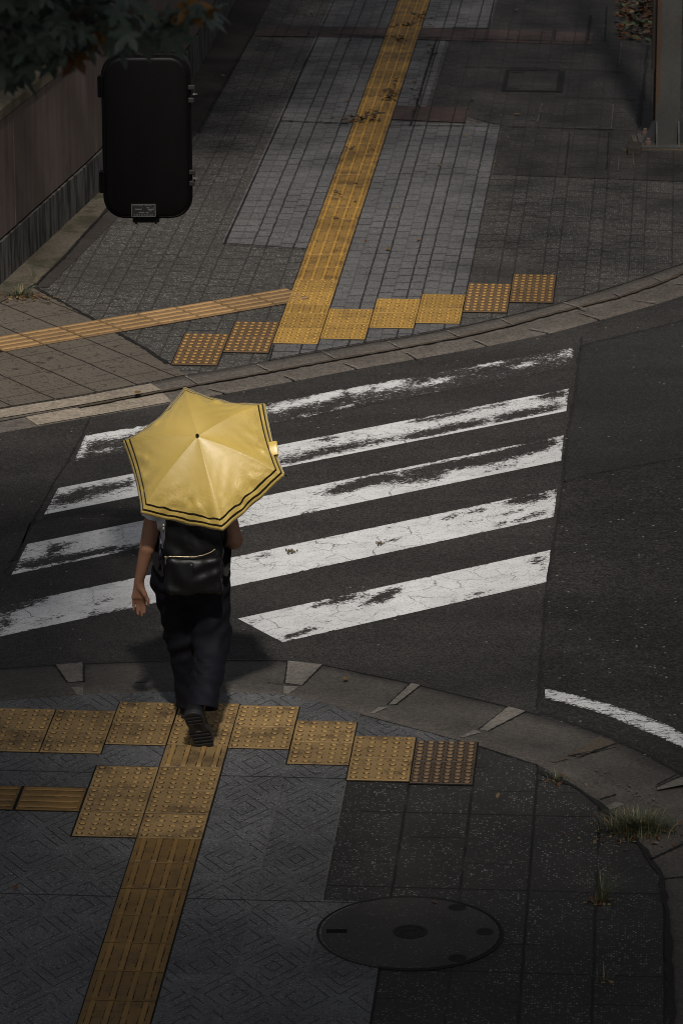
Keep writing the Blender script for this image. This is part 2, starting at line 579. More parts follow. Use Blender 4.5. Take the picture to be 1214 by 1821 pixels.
def kerb(name, inner, mid, outer, zi, zm, zg, zo, m, lab=None):
    """kerb top strip, a small worn step, and the gutter pan down to the road"""
    A, B, Bg, C = poly3(inner, zi), poly3(mid, zm), poly3(mid, zg), poly3(outer, zo)
    rows = [[p + Vector((0, 0, -0.1)) for p in A], A]
    for k in (0.5, 0.85): rows.append([a.lerp(b, k) for a, b in zip(A, B)])
    rows.append([b + Vector((0, 0, -0.002)) for b in B])
    rows.append([bg.lerp(c, 0.04) for bg, c in zip(Bg, C)])
    for k in (0.3, 0.7): rows.append([bg.lerp(c, k) for bg, c in zip(Bg, C)])
    rows.append(C)
    rows.append([p + Vector((0, 0, -0.1)) for p in C])
    v, f = [], []
    for r in rows: v += r
    for i in range(len(rows) - 1):
        for j in range(NS - 1):
            a = i * NS + j
            f.append((a, a + 1, a + NS + 1, a + NS))
    me = mesh_py(name, v, f, True)
    o = new_obj(name, me, m)
    bm = bmesh.new(); bm.from_mesh(me); bmesh.ops.recalc_face_normals(bm, faces=bm.faces[:])
    if sum(fc.normal.z for fc in bm.faces) < 0: bmesh.ops.reverse_faces(bm, faces=bm.faces[:])
    bm.to_mesh(me); bm.free()
    return struct(o)


near_kerb = kerb('near_kerb', near_in, near_mid, near_out, 0.002, -0.002, -0.014, -0.034, MAT['kerb'])

far_in = [(-900, 900), (-400, 806), (0, 726), (140, 704), (268, 680.5), (331, 666.5), (405, 655), (479, 640.5), (565, 625), (650, 610), (733, 597), (814, 581), (901, 561.5), (985, 541), (1062, 517.5),
          (1141, 492.6), (1214, 467), (1400, 398), (1700, 270)]
far_mid = [(-900, 925), (-400, 832), (0, 748), (140, 722), (284, 695), (364, 680), (420, 670), (480, 659), (593, 638), (650, 628), (708, 618), (817, 597.5), (905, 577), (1000, 551), (1102, 526),
           (1177, 500), (1214, 483), (1400, 415), (1700, 286)]
far_out = [(-900, 950), (-400, 852), (0, 768), (62, 757.5), (180, 737), (299, 716.5), (420, 695), (527, 675.5), (636, 654.5), (740, 637), (868, 614), (982, 590.5), (1073, 566), (1171, 538.5),
           (1214, 524), (1400, 456), (1700, 330)]
far_kerb = kerb('far_kerb', far_in, far_mid, far_out, 0.002, -0.004, -0.012, -0.034, MAT['kerb_far'])


def kpatch(parent, name, pts, z, m):
    return sheet(name, [G(a, b, z) for a, b in pts], z, m, None, parent)


ROADP = [G(a, b, ROAD_Z) for a, b in near_out] + [G(a, b, ROAD_Z) for a, b in far_out[::-1]]
road_pts = [Vector((-60, 16.5, 0)), Vector((-60, 6, 0)), Vector((60, 6, 0)), Vector((60, 60, 0)), Vector((12, 46, 0))]
struct(sheet('road', [(-60, 2), (60, 2), (60, 90), (-60, 90)], ROAD_Z - 0.03, MAT['road']))
# the carriageway sheet between the two kerbs
n_o = poly3(near_out, ROAD_Z); f_o = poly3(far_out, ROAD_Z)
struct(sheet('carriageway', [p + Vector((0, 0.0, 0)) for p in n_o] + [Vector((9, 13, 0)), Vector((14, 40, 0))] + f_o[::-1] + [Vector((-9, 19, 0))], ROAD_Z, MAT['road']))
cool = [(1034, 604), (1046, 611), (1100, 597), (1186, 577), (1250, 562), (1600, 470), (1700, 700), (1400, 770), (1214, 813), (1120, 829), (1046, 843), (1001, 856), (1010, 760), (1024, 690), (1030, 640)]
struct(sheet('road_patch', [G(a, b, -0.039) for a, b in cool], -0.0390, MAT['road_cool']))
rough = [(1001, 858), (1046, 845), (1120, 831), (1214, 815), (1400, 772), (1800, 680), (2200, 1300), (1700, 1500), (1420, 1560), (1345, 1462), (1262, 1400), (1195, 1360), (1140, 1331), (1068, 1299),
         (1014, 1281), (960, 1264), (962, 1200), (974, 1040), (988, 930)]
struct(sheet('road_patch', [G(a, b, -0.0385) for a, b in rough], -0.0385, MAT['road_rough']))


# crack-like seams of the asphalt patches: narrow ragged tar strips
def ribbon(name, pts, z, wid, m, parent=None, jag=0.4, n=60):
    P = resample([G(a, b, z) for a, b in pts], n)
    v, f = [], []
    for i, p in enumerate(P):
        d = (P[min(i + 1, n - 1)] - P[max(i - 1, 0)]).normalized()
        s = Vector((-d.y, d.x, 0))
        wv = wid * (1 + random.uniform(-jag, jag)) / 2
        c = p + s * random.uniform(-jag, jag) * wid * 0.35
        v += [c + s * wv, c - s * wv]
    for i in range(n - 1):
        f.append((2 * i + 1, 2 * i + 3, 2 * i + 2, 2 * i))
    me = mesh_py(name, v, f)
    return new_obj(name, me, m, parent)


MAT['tar'] = asphalt('tar_seam', (0.013, 0.012, 0.011))
MAT['seam_tar'] = asphalt('seam_tar', (0.018, 0.017, 0.016))
for pts, wd in (([(1034, 600), (1028, 640), (1022, 700), (1008, 770), (1000, 860)], 0.035),
                ([(1000, 860), (990, 930), (980, 985), (971, 1045), (962, 1160), (955, 1262)], 0.03),
                ([(1033, 622), (1040, 612), (1100, 598), (1186, 577), (1215, 569), (1300, 545)], 0.05),
                ([(1001, 857), (1046, 844), (1120, 830), (1214, 814), (1300, 795)], 0.03),
                ([(960, 1266), (1012, 1284), (1066, 1302), (1137, 1335), (1191, 1365), (1260, 1406)], 0.05),
                ([(161, 741), (146, 775), (120, 822), (96, 858), (72, 903), (54, 935), (30, 985), (8, 1020)], 0.022),
                ([(0, 1002), (30, 995), (54, 930)], 0.015)):
    struct(ribbon('road_seam', pts, -0.0378, wd * 0.55, MAT['seam_tar'], None, 0.55))

# ------------------------------------------------------------------ crosswalk stripes with wear
def paint_mat():
    m = Mat('worn_white_paint', 0.72, 0.35)
    col_a, h_a = asphalt_nodes(m, (0.0405, 0.0370, 0.0345))
    wr = m.attr('wear')
    pv = m.vec(m.mul(m.x, 0.45), m.y, 0.0)
    n1 = m.noise(52, 4, 0.9, v=pv)
    n2 = m.noise(17, 4, 0.7, v=pv)
    n3 = m.noise(5.5, 3, 0.6, v=pv)
    n = m.add(m.add(m.mul(n1, 0.66), m.mul(n2, 0.24)), m.mul(n3, 0.10))
    n = m.add(0.5, m.mul(m.sub(n, 0.5), 3.6))
    thr = m.add(0.02, m.mul(wr, 0.96))
    cov = m.step(n, m.sub(thr, 0.06), m.add(thr, 0.06))
    wv = m.vec(m.add(m.x, m.mul(m.sub(m.noise(9, 3), .5), .12)), m.add(m.y, m.mul(m.sub(m.noise(8, 3), .5), .12)), 0.0)
    vo = m.vor(5.0, 'DISTANCE_TO_EDGE', v=wv)
    crk = m.mul(m.inv(m.step(vo.outputs['Distance'], 0.002, 0.019)), m.step(m.noise(2.6, 3), 0.45, 0.58))
    cov = m.mul(cov, m.sub(1.0, m.mul(crk, 0.7)))
    pit = m.step(m.noise(115, 2, 0.6), 0.56, 0.66)
    cov = m.mul(cov, m.sub(1.0, m.mul(pit, 0.42)))
    big = m.noise(1.6, 4, 0.6)
    gr = m.step(m.noise(11, 5, 0.75, v=pv), 0.42, 0.68)
    col_p = m.gray(m.sub(m.add(0.86, m.mul(big, 0.26)), m.mul(gr, 0.16)), (0.70, 0.705, 0.71))
    col = m.mix(cov, col_a, col_p)
    return m.out(col, m.add(m.mul(cov, 0.6), m.mul(h_a, 0.5)), 0.3, 0.004)


MAT['paint'] = paint_mat()


def stripe(name, TL, TR, BR, BL, base, blobs, label, cat, group, nz=(150, 18), keep=0.0):
    z = -0.0388
    a, b, c, d = [G(*q, z) for q in (TL, TR, BR, BL)]
    o0 = a.copy()
    ax = (b - a).normalized()
    fr = (o0.x, o0.y, math.atan2(ax.y, ax.x))
    Mx = frame_matrix(fr)
    inv = Mx.inverted()
    nx, ny = nz
    v, f, wv = [], [], []
    for j in range(ny + 1):
        for i in range(nx + 1):
            s, t = i / nx, j / ny
            top = (TL[0] + (TR[0] - TL[0]) * s, TL[1] + (TR[1] - TL[1]) * s)
            bot = (BL[0] + (BR[0] - BL[0]) * s, BL[1] + (BR[1] - BL[1]) * s)
            px, py = top[0] + (bot[0] - top[0]) * t, top[1] + (bot[1] - top[1]) * t
            v.append(inv @ G(px, py, z))
            wval = base(px) if callable(base) else base
            for (bx, by, rx, ry, amt) in blobs:
                e = ((px - bx) / rx) ** 2 + ((py - by + 0.22 * (px - bx)) / ry) ** 2
                wval += amt * math.exp(-e * 0.9)
            if keep and (t < 0.07 or t > 0.93): wval -= keep
            if j in (0, ny) or i in (0, nx): wval += random.uniform(0.0, 0.42)
            wv.append(min(max(wval, 0.0), 1.15))
    for j in range(ny):
        for i in range(nx):
            k = j * (nx + 1) + i
            f.append((k, k + nx + 1, k + nx + 2, k + 1))
    me = mesh_py(name, v, f)
    at = me.attributes.new('wear', 'FLOAT', 'POINT')
    at.data.foreach_set('value', wv)
    o = new_obj(name, me, MAT['paint'])
    o.matrix_world = Mx
    return tag(o, label, cat, group)


GZ = 'white stripes of the pedestrian crossing'
D = 0.55
stripe('crosswalk_stripe', (152, 775), (1023, 617), (1019, 651), (131, 822),
       lambda x: 0.85 if x < 620 else 0.77 + 0.08 * min(1, (x - 620) / 200),
       [(504, 723, 34, 9, -.55), (557, 711, 30, 7, -.45), (591, 700, 32, 9, -.55), (639, 692, 18, 7, -.5), (690, 684, 32, 9, -.6), (770, 680, 40, 5, -.5), (875, 645, 28, 6, -.55), (928, 650, 20, 4, -.5),
        (546, 740, 22, 4, -.35), (612, 724, 18, 5, -.3), (1010, 626, 16, 10, -.35), (215, 769, 45, 9, -.65), (176, 772, 20, 6, -.5), (148, 790, 12, 16, -.5), (138, 806, 10, 12, -.45), (190, 800, 30, 4, -.3),
        (730, 655, 60, 6, -.2), (960, 640, 40, 12, -.14)],
       'most worn white crossing stripe, farthest from the viewer and next to the far kerb', 'road marking', GZ)
stripe('crosswalk_stripe', (104, 868), (1011, 691), (1006, 731), (79, 915), 0.21,
       [(578, 778, 30, 6, .5), (746, 745, 24, 5, .5), (786, 738, 34, 7, .55), (820, 730, 26, 6, .5), (883, 718, 34, 6, .5), (970, 703, 30, 8, .45), (990, 699, 22, 9, .5), (904, 741, 32, 8, .55), (944, 733, 30, 7, .5),
        (984, 724, 24, 9, .45), (812, 758, 34, 7, .5), (844, 753, 24, 6, .5), (773, 768, 30, 7, .55), (736, 775, 26, 7, .5), (520, 818, 36, 11, .5), (580, 802, 40, 9, .5), (630, 792, 34, 7, .45), (680, 783, 30, 6, .4),
        (120, 890, 30, 9, .45), (160, 876, 36, 12, .4), (193, 866, 30, 8, .4), (230, 860, 24, 8, .35), (140, 874, 16, 9, .3), (110, 884, 10, 6, .3)],
       'patchily worn white crossing stripe, second counted from the far kerb', 'road marking', GZ, keep=0.3)
stripe('crosswalk_stripe', (49, 967.5), (1001.5, 774), (997, 819), (21, 1022), 0.16,
       [(644, 857, 44, 10, D), (604, 872, 36, 7, D), (670, 852, 30, 8, D), (731, 849, 44, 11, D), (852, 819, 46, 9, .6), (799, 826, 40, 9, .6), (931, 798, 46, 12, .62), (962, 790, 30, 12, .55), (885, 812, 34, 9, .5), (754, 832, 40, 8, .4),
        (770, 850, 30, 8, .4), (890, 832, 40, 5, .3),
        (96, 978, 16, 12, D), (120, 969, 22, 6, .4), (150, 986, 32, 6, .6), (193, 978, 30, 6, .5), (231, 976, 26, 5, .5), (54, 1003, 30, 10, .55), (86, 999, 26, 7, .5), (120, 996, 26, 9, .4), (205, 943, 16, 6, .4), (250, 970, 30, 7, .3),
        (430, 930, 40, 10, .25), (550, 910, 24, 4, .35), (500, 886, 60, 20, .06)],
       'half worn white crossing stripe running behind the umbrella, third from the far kerb', 'road marking', GZ, keep=0.15)
stripe('crosswalk_stripe', (-12, 1081), (990, 869), (984, 919), (-42, 1141), 0.12,
       [(54, 1072, 40, 8, .6), (10, 1083, 26, 9, .6), (8, 1108, 20, 16, .55), (90, 1100, 40, 4, .38), (182, 1068, 20, 6, .4), (167, 1091, 16, 7, .5), (205, 1086, 24, 4, .45), (465, 989, 28, 6, .5), (568, 1009, 20, 4, .4), (849, 908, 16, 4, .5),
        (804, 918, 26, 6, .4), (949, 886, 40, 10, .6), (918, 890, 30, 6, .5), (910, 911, 26, 4, .45), (957, 914, 26, 7, .5), (889, 932, 18, 5, .5), (925, 925, 14, 5, .4), (830, 930, 40, 4, .25), (60, 1120, 30, 10, .15), (480, 1003, 22, 4, .3),
        (700, 960, 22, 4, .4), (690, 940, 16, 3, .3)],
       'long white crossing stripe reaching the left edge, fourth from the far kerb behind the legs', 'road marking', GZ)
stripe('crosswalk_stripe', (423, 1100), (978, 978), (973.5, 1034.5), (502, 1142), 0.12,
       [(568, 1075, 22, 5, .5), (602, 1068, 26, 8, .55), (631, 1060, 26, 5, .4), (665, 1069, 30, 10, .6), (689, 1057, 22, 7, .45), (552, 1118, 20, 4, .35), (536, 1126, 26, 5, .45), (510, 1133, 20, 5, .4), (452, 1106, 14, 5, .4), (957, 996, 16, 9, .5),
        (846, 1056, 24, 5, .45), (965, 1010, 10, 8, .35), (700, 1050, 16, 6, .35), (580, 1105, 26, 3, .25)],
       'short least worn white crossing stripe with a slanted left end, nearest the viewer', 'road marking', GZ)

out_e = [(968, 1222), (1023, 1236), (1084, 1252), (1137.6, 1270), (1180, 1286), (1214, 1304), (1290, 1352), (1360, 1420), (1420, 1520)]
in_e = [(969, 1242), (1009, 1252), (1059, 1266), (1102, 1282), (1137.6, 1297), (1173, 1312), (1214, 1330), (1275, 1372), (1330, 1432), (1385, 1525)]
zc = -0.0372
A, B = resample([G(a, b, zc) for a, b in out_e], 90), resample([G(a, b, zc) for a, b in in_e], 90)
v, f, wv = [], [], []
for i in range(90):
    for j in range(9):
        v.append(A[i].lerp(B[i], j / 8)); wv.append((0.36 if 1 < j < 7 else 0.46) + (0.2 if j in (0, 8) else 0))
for i in range(89):
    for j in range(8):
        k = i * 9 + j
        f.append((k, k + 1, k + 10, k + 9))
me = mesh_py('edge_line', v, f)
me.attributes.new('wear', 'FLOAT', 'POINT').data.foreach_set('value', wv)
tag(new_obj('edge_line', me, MAT['paint']), 'chipped white line curving along the near kerb at lower right', 'road marking')

# ------------------------------------------------------------------ near pavement
near_poly = [G(a, b) for a, b in near_in] + [Vector((1.42, 12, 0)), Vector((-9, 12, 0))]
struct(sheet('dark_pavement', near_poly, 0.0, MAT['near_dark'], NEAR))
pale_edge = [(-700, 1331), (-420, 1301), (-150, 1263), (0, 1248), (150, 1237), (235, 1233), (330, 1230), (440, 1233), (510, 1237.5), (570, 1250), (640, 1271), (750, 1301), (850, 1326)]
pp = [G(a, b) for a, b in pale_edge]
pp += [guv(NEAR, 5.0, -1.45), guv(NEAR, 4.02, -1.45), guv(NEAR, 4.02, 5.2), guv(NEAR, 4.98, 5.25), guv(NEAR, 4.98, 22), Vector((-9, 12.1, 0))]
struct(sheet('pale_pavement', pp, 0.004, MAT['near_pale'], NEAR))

# pavement beyond the right hand kerb curve: the kerb's own blocks
WK = near_kerb
kz = 0.0035
for parts in (([(97.5, 1182), (148, 1177.5), (148, 1211), (120, 1213.5)], [(127, 1222), (148, 1221), (148, 1235.5), (138, 1236)], 'mortar'),
              ([(511, 1174.5), (574, 1181.5), (537.5, 1218), (506, 1214)], [(504.6, 1219), (531, 1221), (512.5, 1234), (504, 1233)], 'mortar'),
              ([(730, 1214.5), (748, 1218), (703.6, 1252), (688, 1253)], [(674, 1257), (688, 1258), (663, 1269), (657.5, 1268)], 'mortar'),
              ([(903, 1256), (935.5, 1264.5), (866, 1299.5), (850, 1296.5)], [(841, 1297.5), (855, 1302), (823, 1311.5), (818, 1310.5)], 'mortar'),
              ([(1066, 1309), (1094, 1320.5), (1027, 1346), (1009, 1341)], [(1000, 1345), (1012, 1348), (985, 1356), (975, 1353)], 'mortar_brown'),
              ([(1166, 1397), (1214, 1381), (1230, 1392), (1168, 1404.5)], [(1095, 1425), (1110, 1430), (1085, 1440), (1072, 1436)], 'mortar')):
    for q, (pl, dz) in enumerate(((parts[0], -0.018), (parts[1], 0.004))):
        # sit the mortar on the sloping gutter pan / on the kerb top
        vv = []
        for (a, b) in pl:
            vv.append((a, b))
        if q == 0:
            P = [G(vv[0][0], vv[0][1], -0.0285), G(vv[1][0], vv[1][1], -0.0285), G(vv[2][0], vv[2][1], -0.010), G(vv[3][0], vv[3][1], -0.010)]
        else:
            P = [G(a, b, 0.0045) for a, b in vv]
        me = mesh_py('mortar_joint', P, [(0, 1, 2, 3)])
        bm = bmesh.new(); bm.from_mesh(me); bmesh.ops.recalc_face_normals(bm, faces=bm.faces[:])
        for fc in bm.faces:
            fc.normal_update()
            if fc.normal.z < 0: fc.normal_flip()
        bm.to_mesh(me); bm.free()
        new_obj('mortar_joint', me, MAT[parts[2]], WK)
# dark cracks between kerb blocks and along the pavement edge
for pts, wd, zz in (([(149.5, 1177), (150, 1212)], 0.008, -0.006), ([(958, 1372), (1018, 1396), (1060, 1425), (1112, 1473), (1148, 1515), (1174, 1557), (1185, 1620), (1190, 1725), (1195, 1830)], 0.026, 0.006),
                    ([(1066, 1421), (1095, 1412)], 0.012, 0.006), ([(1155, 1528), (1214, 1500)], 0.012, 0.006), ([(1180, 1562), (1225, 1558)], 0.012, 0.006),
                    ([(1009, 1344), (1050, 1336), (1096, 1322)], 0.010, -0.004), ([(1166, 1396), (1212, 1372)], 0.012, -0.004),
                    ([(240, 1214), (250, 1213), (262, 1213)], 0.012, -0.002), ([(476, 1213.5), (510, 1217), (535, 1220)], 0.007, 0.003),
                    ([(0, 1189), (100, 1182), (330, 1174), (505, 1174.5), (574, 1182), (735, 1216), (900, 1256), (960, 1272)], 0.010, -0.030),
                    ([(640, 1270), (850, 1326), (955, 1360)], 0.006, 0.006)):
    ribbon('kerb_joint', pts, zz, wd, MAT['tar'], WK, 0.5, 40)
for w_ in (((97.5, 1181), (120, 1213)), ((148.5, 1177), (148.5, 1212)), ((511, 1174), (506, 1214)), ((574, 1181), (537.5, 1218)), ((730, 1214), (688, 1253)), ((748, 1217.5), (703.6, 1252.5)), ((903, 1255.5), (850, 1297)), ((935.5, 1264), (866, 1300)),
           ((1094.6, 1321), (1027, 1347))):
    a_, b_ = G(*w_[0], -0.0275), G(*w_[1], -0.0085)
    o = ribbon('kerb_joint', [w_[0], w_[1]], 0.0, 0.007, MAT['tar'], WK, 0.6, 24)
    n_ = len(o.data.vertices) // 2
    for i_, vv_ in enumerate(o.data.vertices):
        t_ = (i_ // 2) / (n_ - 1)
        base = a_.lerp(b_, t_)
        off = vv_.co - Vector(G(w_[0][0], w_[0][1], 0.0)).lerp(G(w_[1][0], w_[1][1], 0.0), t_)
        vv_.co = base + Vector((off.x, off.y, 0.0))
# grit gathered in the gutter beside the weeds
MAT['pebble'] = simple('pebble', (0.10, 0.09, 0.08), 0.9)
bm = bmesh.new()
for i in range(150):
    t = random.random()
    p = G(1055 + 130 * t + random.gauss(0, 9), 1372 + 78 * t + random.gauss(0, 8), -0.004)
    r = random.uniform(0.002, 0.007)
    bmesh.ops.create_icosphere(bm, subdivisions=1, radius=r, matrix=Matrix.Translation(p + Vector((0, 0, r * 0.4))) @ Matrix.Diagonal((1, 1.2, .6, 1)))
tag(from_bm('gravel', bm, MAT['pebble']), 'loose pale grit lying in the near gutter', 'gravel', kind='stuff')

# ------------------------------------------------------------------ far pavement
far_poly = [G(a, b) for a, b in far_in] + [Vector((14, 50, 0)), Vector((14, 140, 0)), Vector((-16, 140, 0))]
struct(sheet('far_pavement', far_poly, 0.0, MAT['far_dark'], FAR))
# pale bands beside the guide strip
def fu(u, v): return guv(FAR, u, v)
struct(sheet('pale_paving', [fu(-2.08, -9.0), fu(0.0, -8.55), fu(0.0, -90), fu(-2.08, -90)], 0.004, MAT['far_pale'], FAR))
struct(sheet('pale_paving', [G(479.5, 639.5), fu(0.0, 0.2), fu(0.0, -23.2), fu(4.0, -22.8), fu(4.0, -2.0), G(818, 579.5), G(733, 596), G(650, 609), G(565, 624)], 0.004, MAT['far_pale'], FAR))
struct(sheet('pale_paving', [fu(1.0, -25.2), fu(1.85, -25.0), fu(1.85, -34.6), fu(1.0, -34.6)], 0.004, MAT['far_pale'], FAR))
struct(sheet('pale_paving', [fu(1.0, -36.6), fu(3.05, -36.6), fu(3.05, -90), fu(1.0, -90)], 0.004, MAT['far_pale'], FAR))
struct(sheet('dimmed_worn_paving', [fu(4.05, -16.8), fu(12, -16.0), fu(12, -90), fu(3.1, -90), fu(3.1, -36.7), fu(1.95, -36.7), fu(1.95, -25.1), fu(4.05, -22.7)], 0.004, MAT['far_worn_dim'], FAR))  # worn browner setts, with part of the shade here put into their colour
struct(sheet('red_paving', [fu(-3.9, -34.9), fu(0.0, -34.9), fu(0.0, -36.5), fu(-3.9, -36.5)], 0.008, MAT['far_red'], FAR))
struct(sheet('red_paving', [fu(1.0, -34.7), fu(6.2, -34.2), fu(6.2, -36.1), fu(1.0, -36.5)], 0.008, MAT['far_red'], FAR))
struct(sheet('red_paving', [fu(1.0, -23.3), fu(3.05, -23.0), fu(3.05, -24.95), fu(1.0, -25.1)], 0.008, MAT['far_red'], FAR))

hexp = [(62.5, 512), (130, 547), (211, 593), (253, 616.5), (330, 667), (268, 680), (140, 703.5), (0, 726), (-400, 806), (-500, 700), (-160, 560), (0, 540), (30, 525)]
struct(sheet('driveway', [G(a, b) for a, b in hexp], 0.004, MAT['hex'], SIDE))
ribbon_parent = bpy.data.objects['driveway']
for pts in ([(62.5, 511), (130, 547), (211, 593), (253, 616.5), (300, 647)],):
    o = ribbon('paving_joint', pts, 0.0065, 0.03, MAT['tar'], None, 0.4)
    struct(o)
# brown slabs and mossy strip along the wall
struct(sheet('brown_slabs', [G(a, b) for a, b in ((62.5, 511), (86, 512), (207, 391), (290, 302), (353, 234), (405, 145), (455.5, 50), (482, 0), (500, -60), (470, -60), (420, 0), (345, 140), (180, 384), (114, 457))], 0.0042, MAT['brown_slab'], FAR))
struct(sheet('mossy_verge', [G(a, b) for a, b in ((-60, 590), (0, 540), (30, 525), (66, 505), (114, 457), (180, 384), (260, 280), (345, 140), (420, 0), (440, -60), (405, -60), (400, 0), (330, 140), (170, 340), (0, 500), (-90, 580))], 0.010, MAT['moss'], FAR))
for pts, wd in (([(66, 505), (85, 484), (114, 457), (150, 416), (180, 384), (230, 322)], 0.02), ([(110, 458), (150, 460)], 0.008), ([(145, 421), (178, 423)], 0.006)):
    struct(ribbon('paving_joint', pts, 0.013, wd, MAT['tar']))
# pale mortar / lime lines on the far right paving, dark cracks
for pts, wd, m in (([(998, 226), (1040, 227), (1086, 229), (1125, 230)], .014, 'mortar'), ([(955, 217), (963, 183)], .012, 'mortar'), ([(1086, 228), (1090, 185)], .012, 'mortar'), ([(1100, 116), (1104, 76)], .014, 'mortar'),
                   ([(940, 107), (1034, 110)], .010, 'mortar'), ([(1112, 437), (1160, 439), (1214, 443), (1260, 446)], .010, 'mortar'), ([(1143, 437), (1141, 492)], .008, 'mortar'), ([(1020, 96), (1060, 98)], .008, 'mortar'),
                   ([(1002, 343), (1008, 343)], .01, 'mortar'), ([(1060, 411), (1080, 412)], .008, 'mortar'), ([(900, 211), (1000, 214)], .006, 'mortar'), ([(1124, 270), (1127, 300)], .008, 'mortar'), ([(1100, 278), (1098, 304)], .008, 'mortar'),
                   ([(730, 222), (760, 120), (776, 68)], .022, 'tar'), ([(500, 214), (560, 217), (620, 219)], .03, 'tar'), ([(497, 222), (620, 222)], .008, 'tar'), ([(690, 222), (887, 224), (1000, 227), (1090, 230)], .02, 'tar'),
                   ([(820, 118), (950, 121), (1075, 125), (1110, 128)], .02, 'tar'), ([(985, 172), (1085, 174), (1130, 177)], .015, 'tar'), ([(1082, 235), (1078, 300)], .012, 'tar'), ([(1012, 235), (1004, 310)], .012, 'tar'),
                   ([(1135, 226), (1146, 130), (1151, 80)], .035, 'tar'), ([(865, 70), (878, 0)], .010, 'tar'), ([(1044, 72), (1050, 26)], .022, 'tar'), ([(1075, 72), (1078, 10)], .018, 'tar'), ([(985, 70), (987, 54)], .015, 'tar'),
                   ([(405, 434), (470, 438), (541, 441)], .012, 'tar'), ([(590, 60), (620, 62), (760, 66), (900, 70), (1044, 75)], .018, 'tar'), ([(940, 383), (1120, 391), (1214, 395)], .010, 'tar'), ([(455, 50), (400, 146), (353, 234)], .018, 'tar'),
                   ([(569, 58), (540, 115), (487, 240), (398, 433)], .012, 'tar'), ([(479.5, 640), (487, 612)], .012, 'tar')):
    struct(ribbon('paving_joint', pts, 0.0125 if m == 'tar' else 0.0135, wd * (.8 if m == 'tar' else .75), MAT['mortar_dim' if m == 'mortar' else m], None, 0.5, 40))

# pale kerb length at the driveway and mortar joints of the far kerb
FK = far_kerb
me = mesh_py('pale_kerb', [G(-60, 738, .0045), G(6, 727, .0045), G(140, 705, .0045), G(268, 681.5, .0045), G(286, 693, .003), G(140, 720, .003), G(20, 740, .003), G(-30, 748, .003)], [(0, 1, 6, 7), (1, 2, 5, 6), (2, 3, 4, 5)])
bm = bmesh.new(); bm.from_mesh(me); bmesh.ops.recalc_face_normals(bm, faces=bm.faces[:])
for fc in bm.faces:
    if fc.normal.z < 0: fc.normal_flip()
bm.to_mesh(me); bm.free()
new_obj('pale_kerb_top', me, MAT['kerb_pale'], FK)
me = mesh_py('pale_gutter', [G(45, 741, -.0115), G(140, 724, -.0115), G(288, 696, -.0115), G(305, 714, -.0285), G(180, 736, -.0285), G(66, 755.5, -.0285)], [(0, 1, 4, 5), (1, 2, 3, 4)])
bm = bmesh.new(); bm.from_mesh(me); bmesh.ops.recalc_face_normals(bm, faces=bm.faces[:])
for fc in bm.faces:
    if fc.normal.z < 0: fc.normal_flip()
bm.to_mesh(me); bm.free()
new_obj('pale_gutter', me, MAT['kerb_pale'], FK)
for a, b, c, d in (((457, 648), (482, 659), (505, 667), (527, 675)), ((574, 625), (597, 637), (610, 645), (636, 653)), ((690, 607), (712, 618), (722, 626), (742, 636)), ((794, 587), (817, 598), (840, 603), (866, 612)),
                   ((890, 566), (912, 577), (938, 584), (981, 590)), ((1000, 537), (1040, 549), (1030, 556), (1066, 566)), ((1090, 520), (1103, 527), (1115, 532), (1165, 537)), ((1163, 493), (1177, 500), (1178, 503), (1214, 505)),
                   ((330, 668), (352, 682), (370, 690), (405, 697))):
    ribbon('mortar_joint', [a, b], 0.006, 0.014, MAT['mortar'], FK, 0.6, 14)
    ribbon('mortar_joint', [c, d], -0.016, 0.014, MAT['mortar'], FK, 0.6, 14)
ribbon('dirt_line', [(x, y + 1) for x, y in far_mid[3:-2]], -0.0015, 0.03, MAT['grit'], FK, 0.35, 160)
ribbon('dirt_line', [(479, 641), (565, 626), (650, 611), (733, 598), (814, 582), (901, 562.5), (985, 542), (1062, 518.5), (1141, 493.6), (1214, 468)], 0.0045, 0.006, MAT['tar'], FK, 0.5, 120)
ribbon('dirt_line', [(-60, 739), (0, 727), (140, 705), (268, 681)], 0.0062, 0.006, MAT['tar'], FK, 0.5, 80)

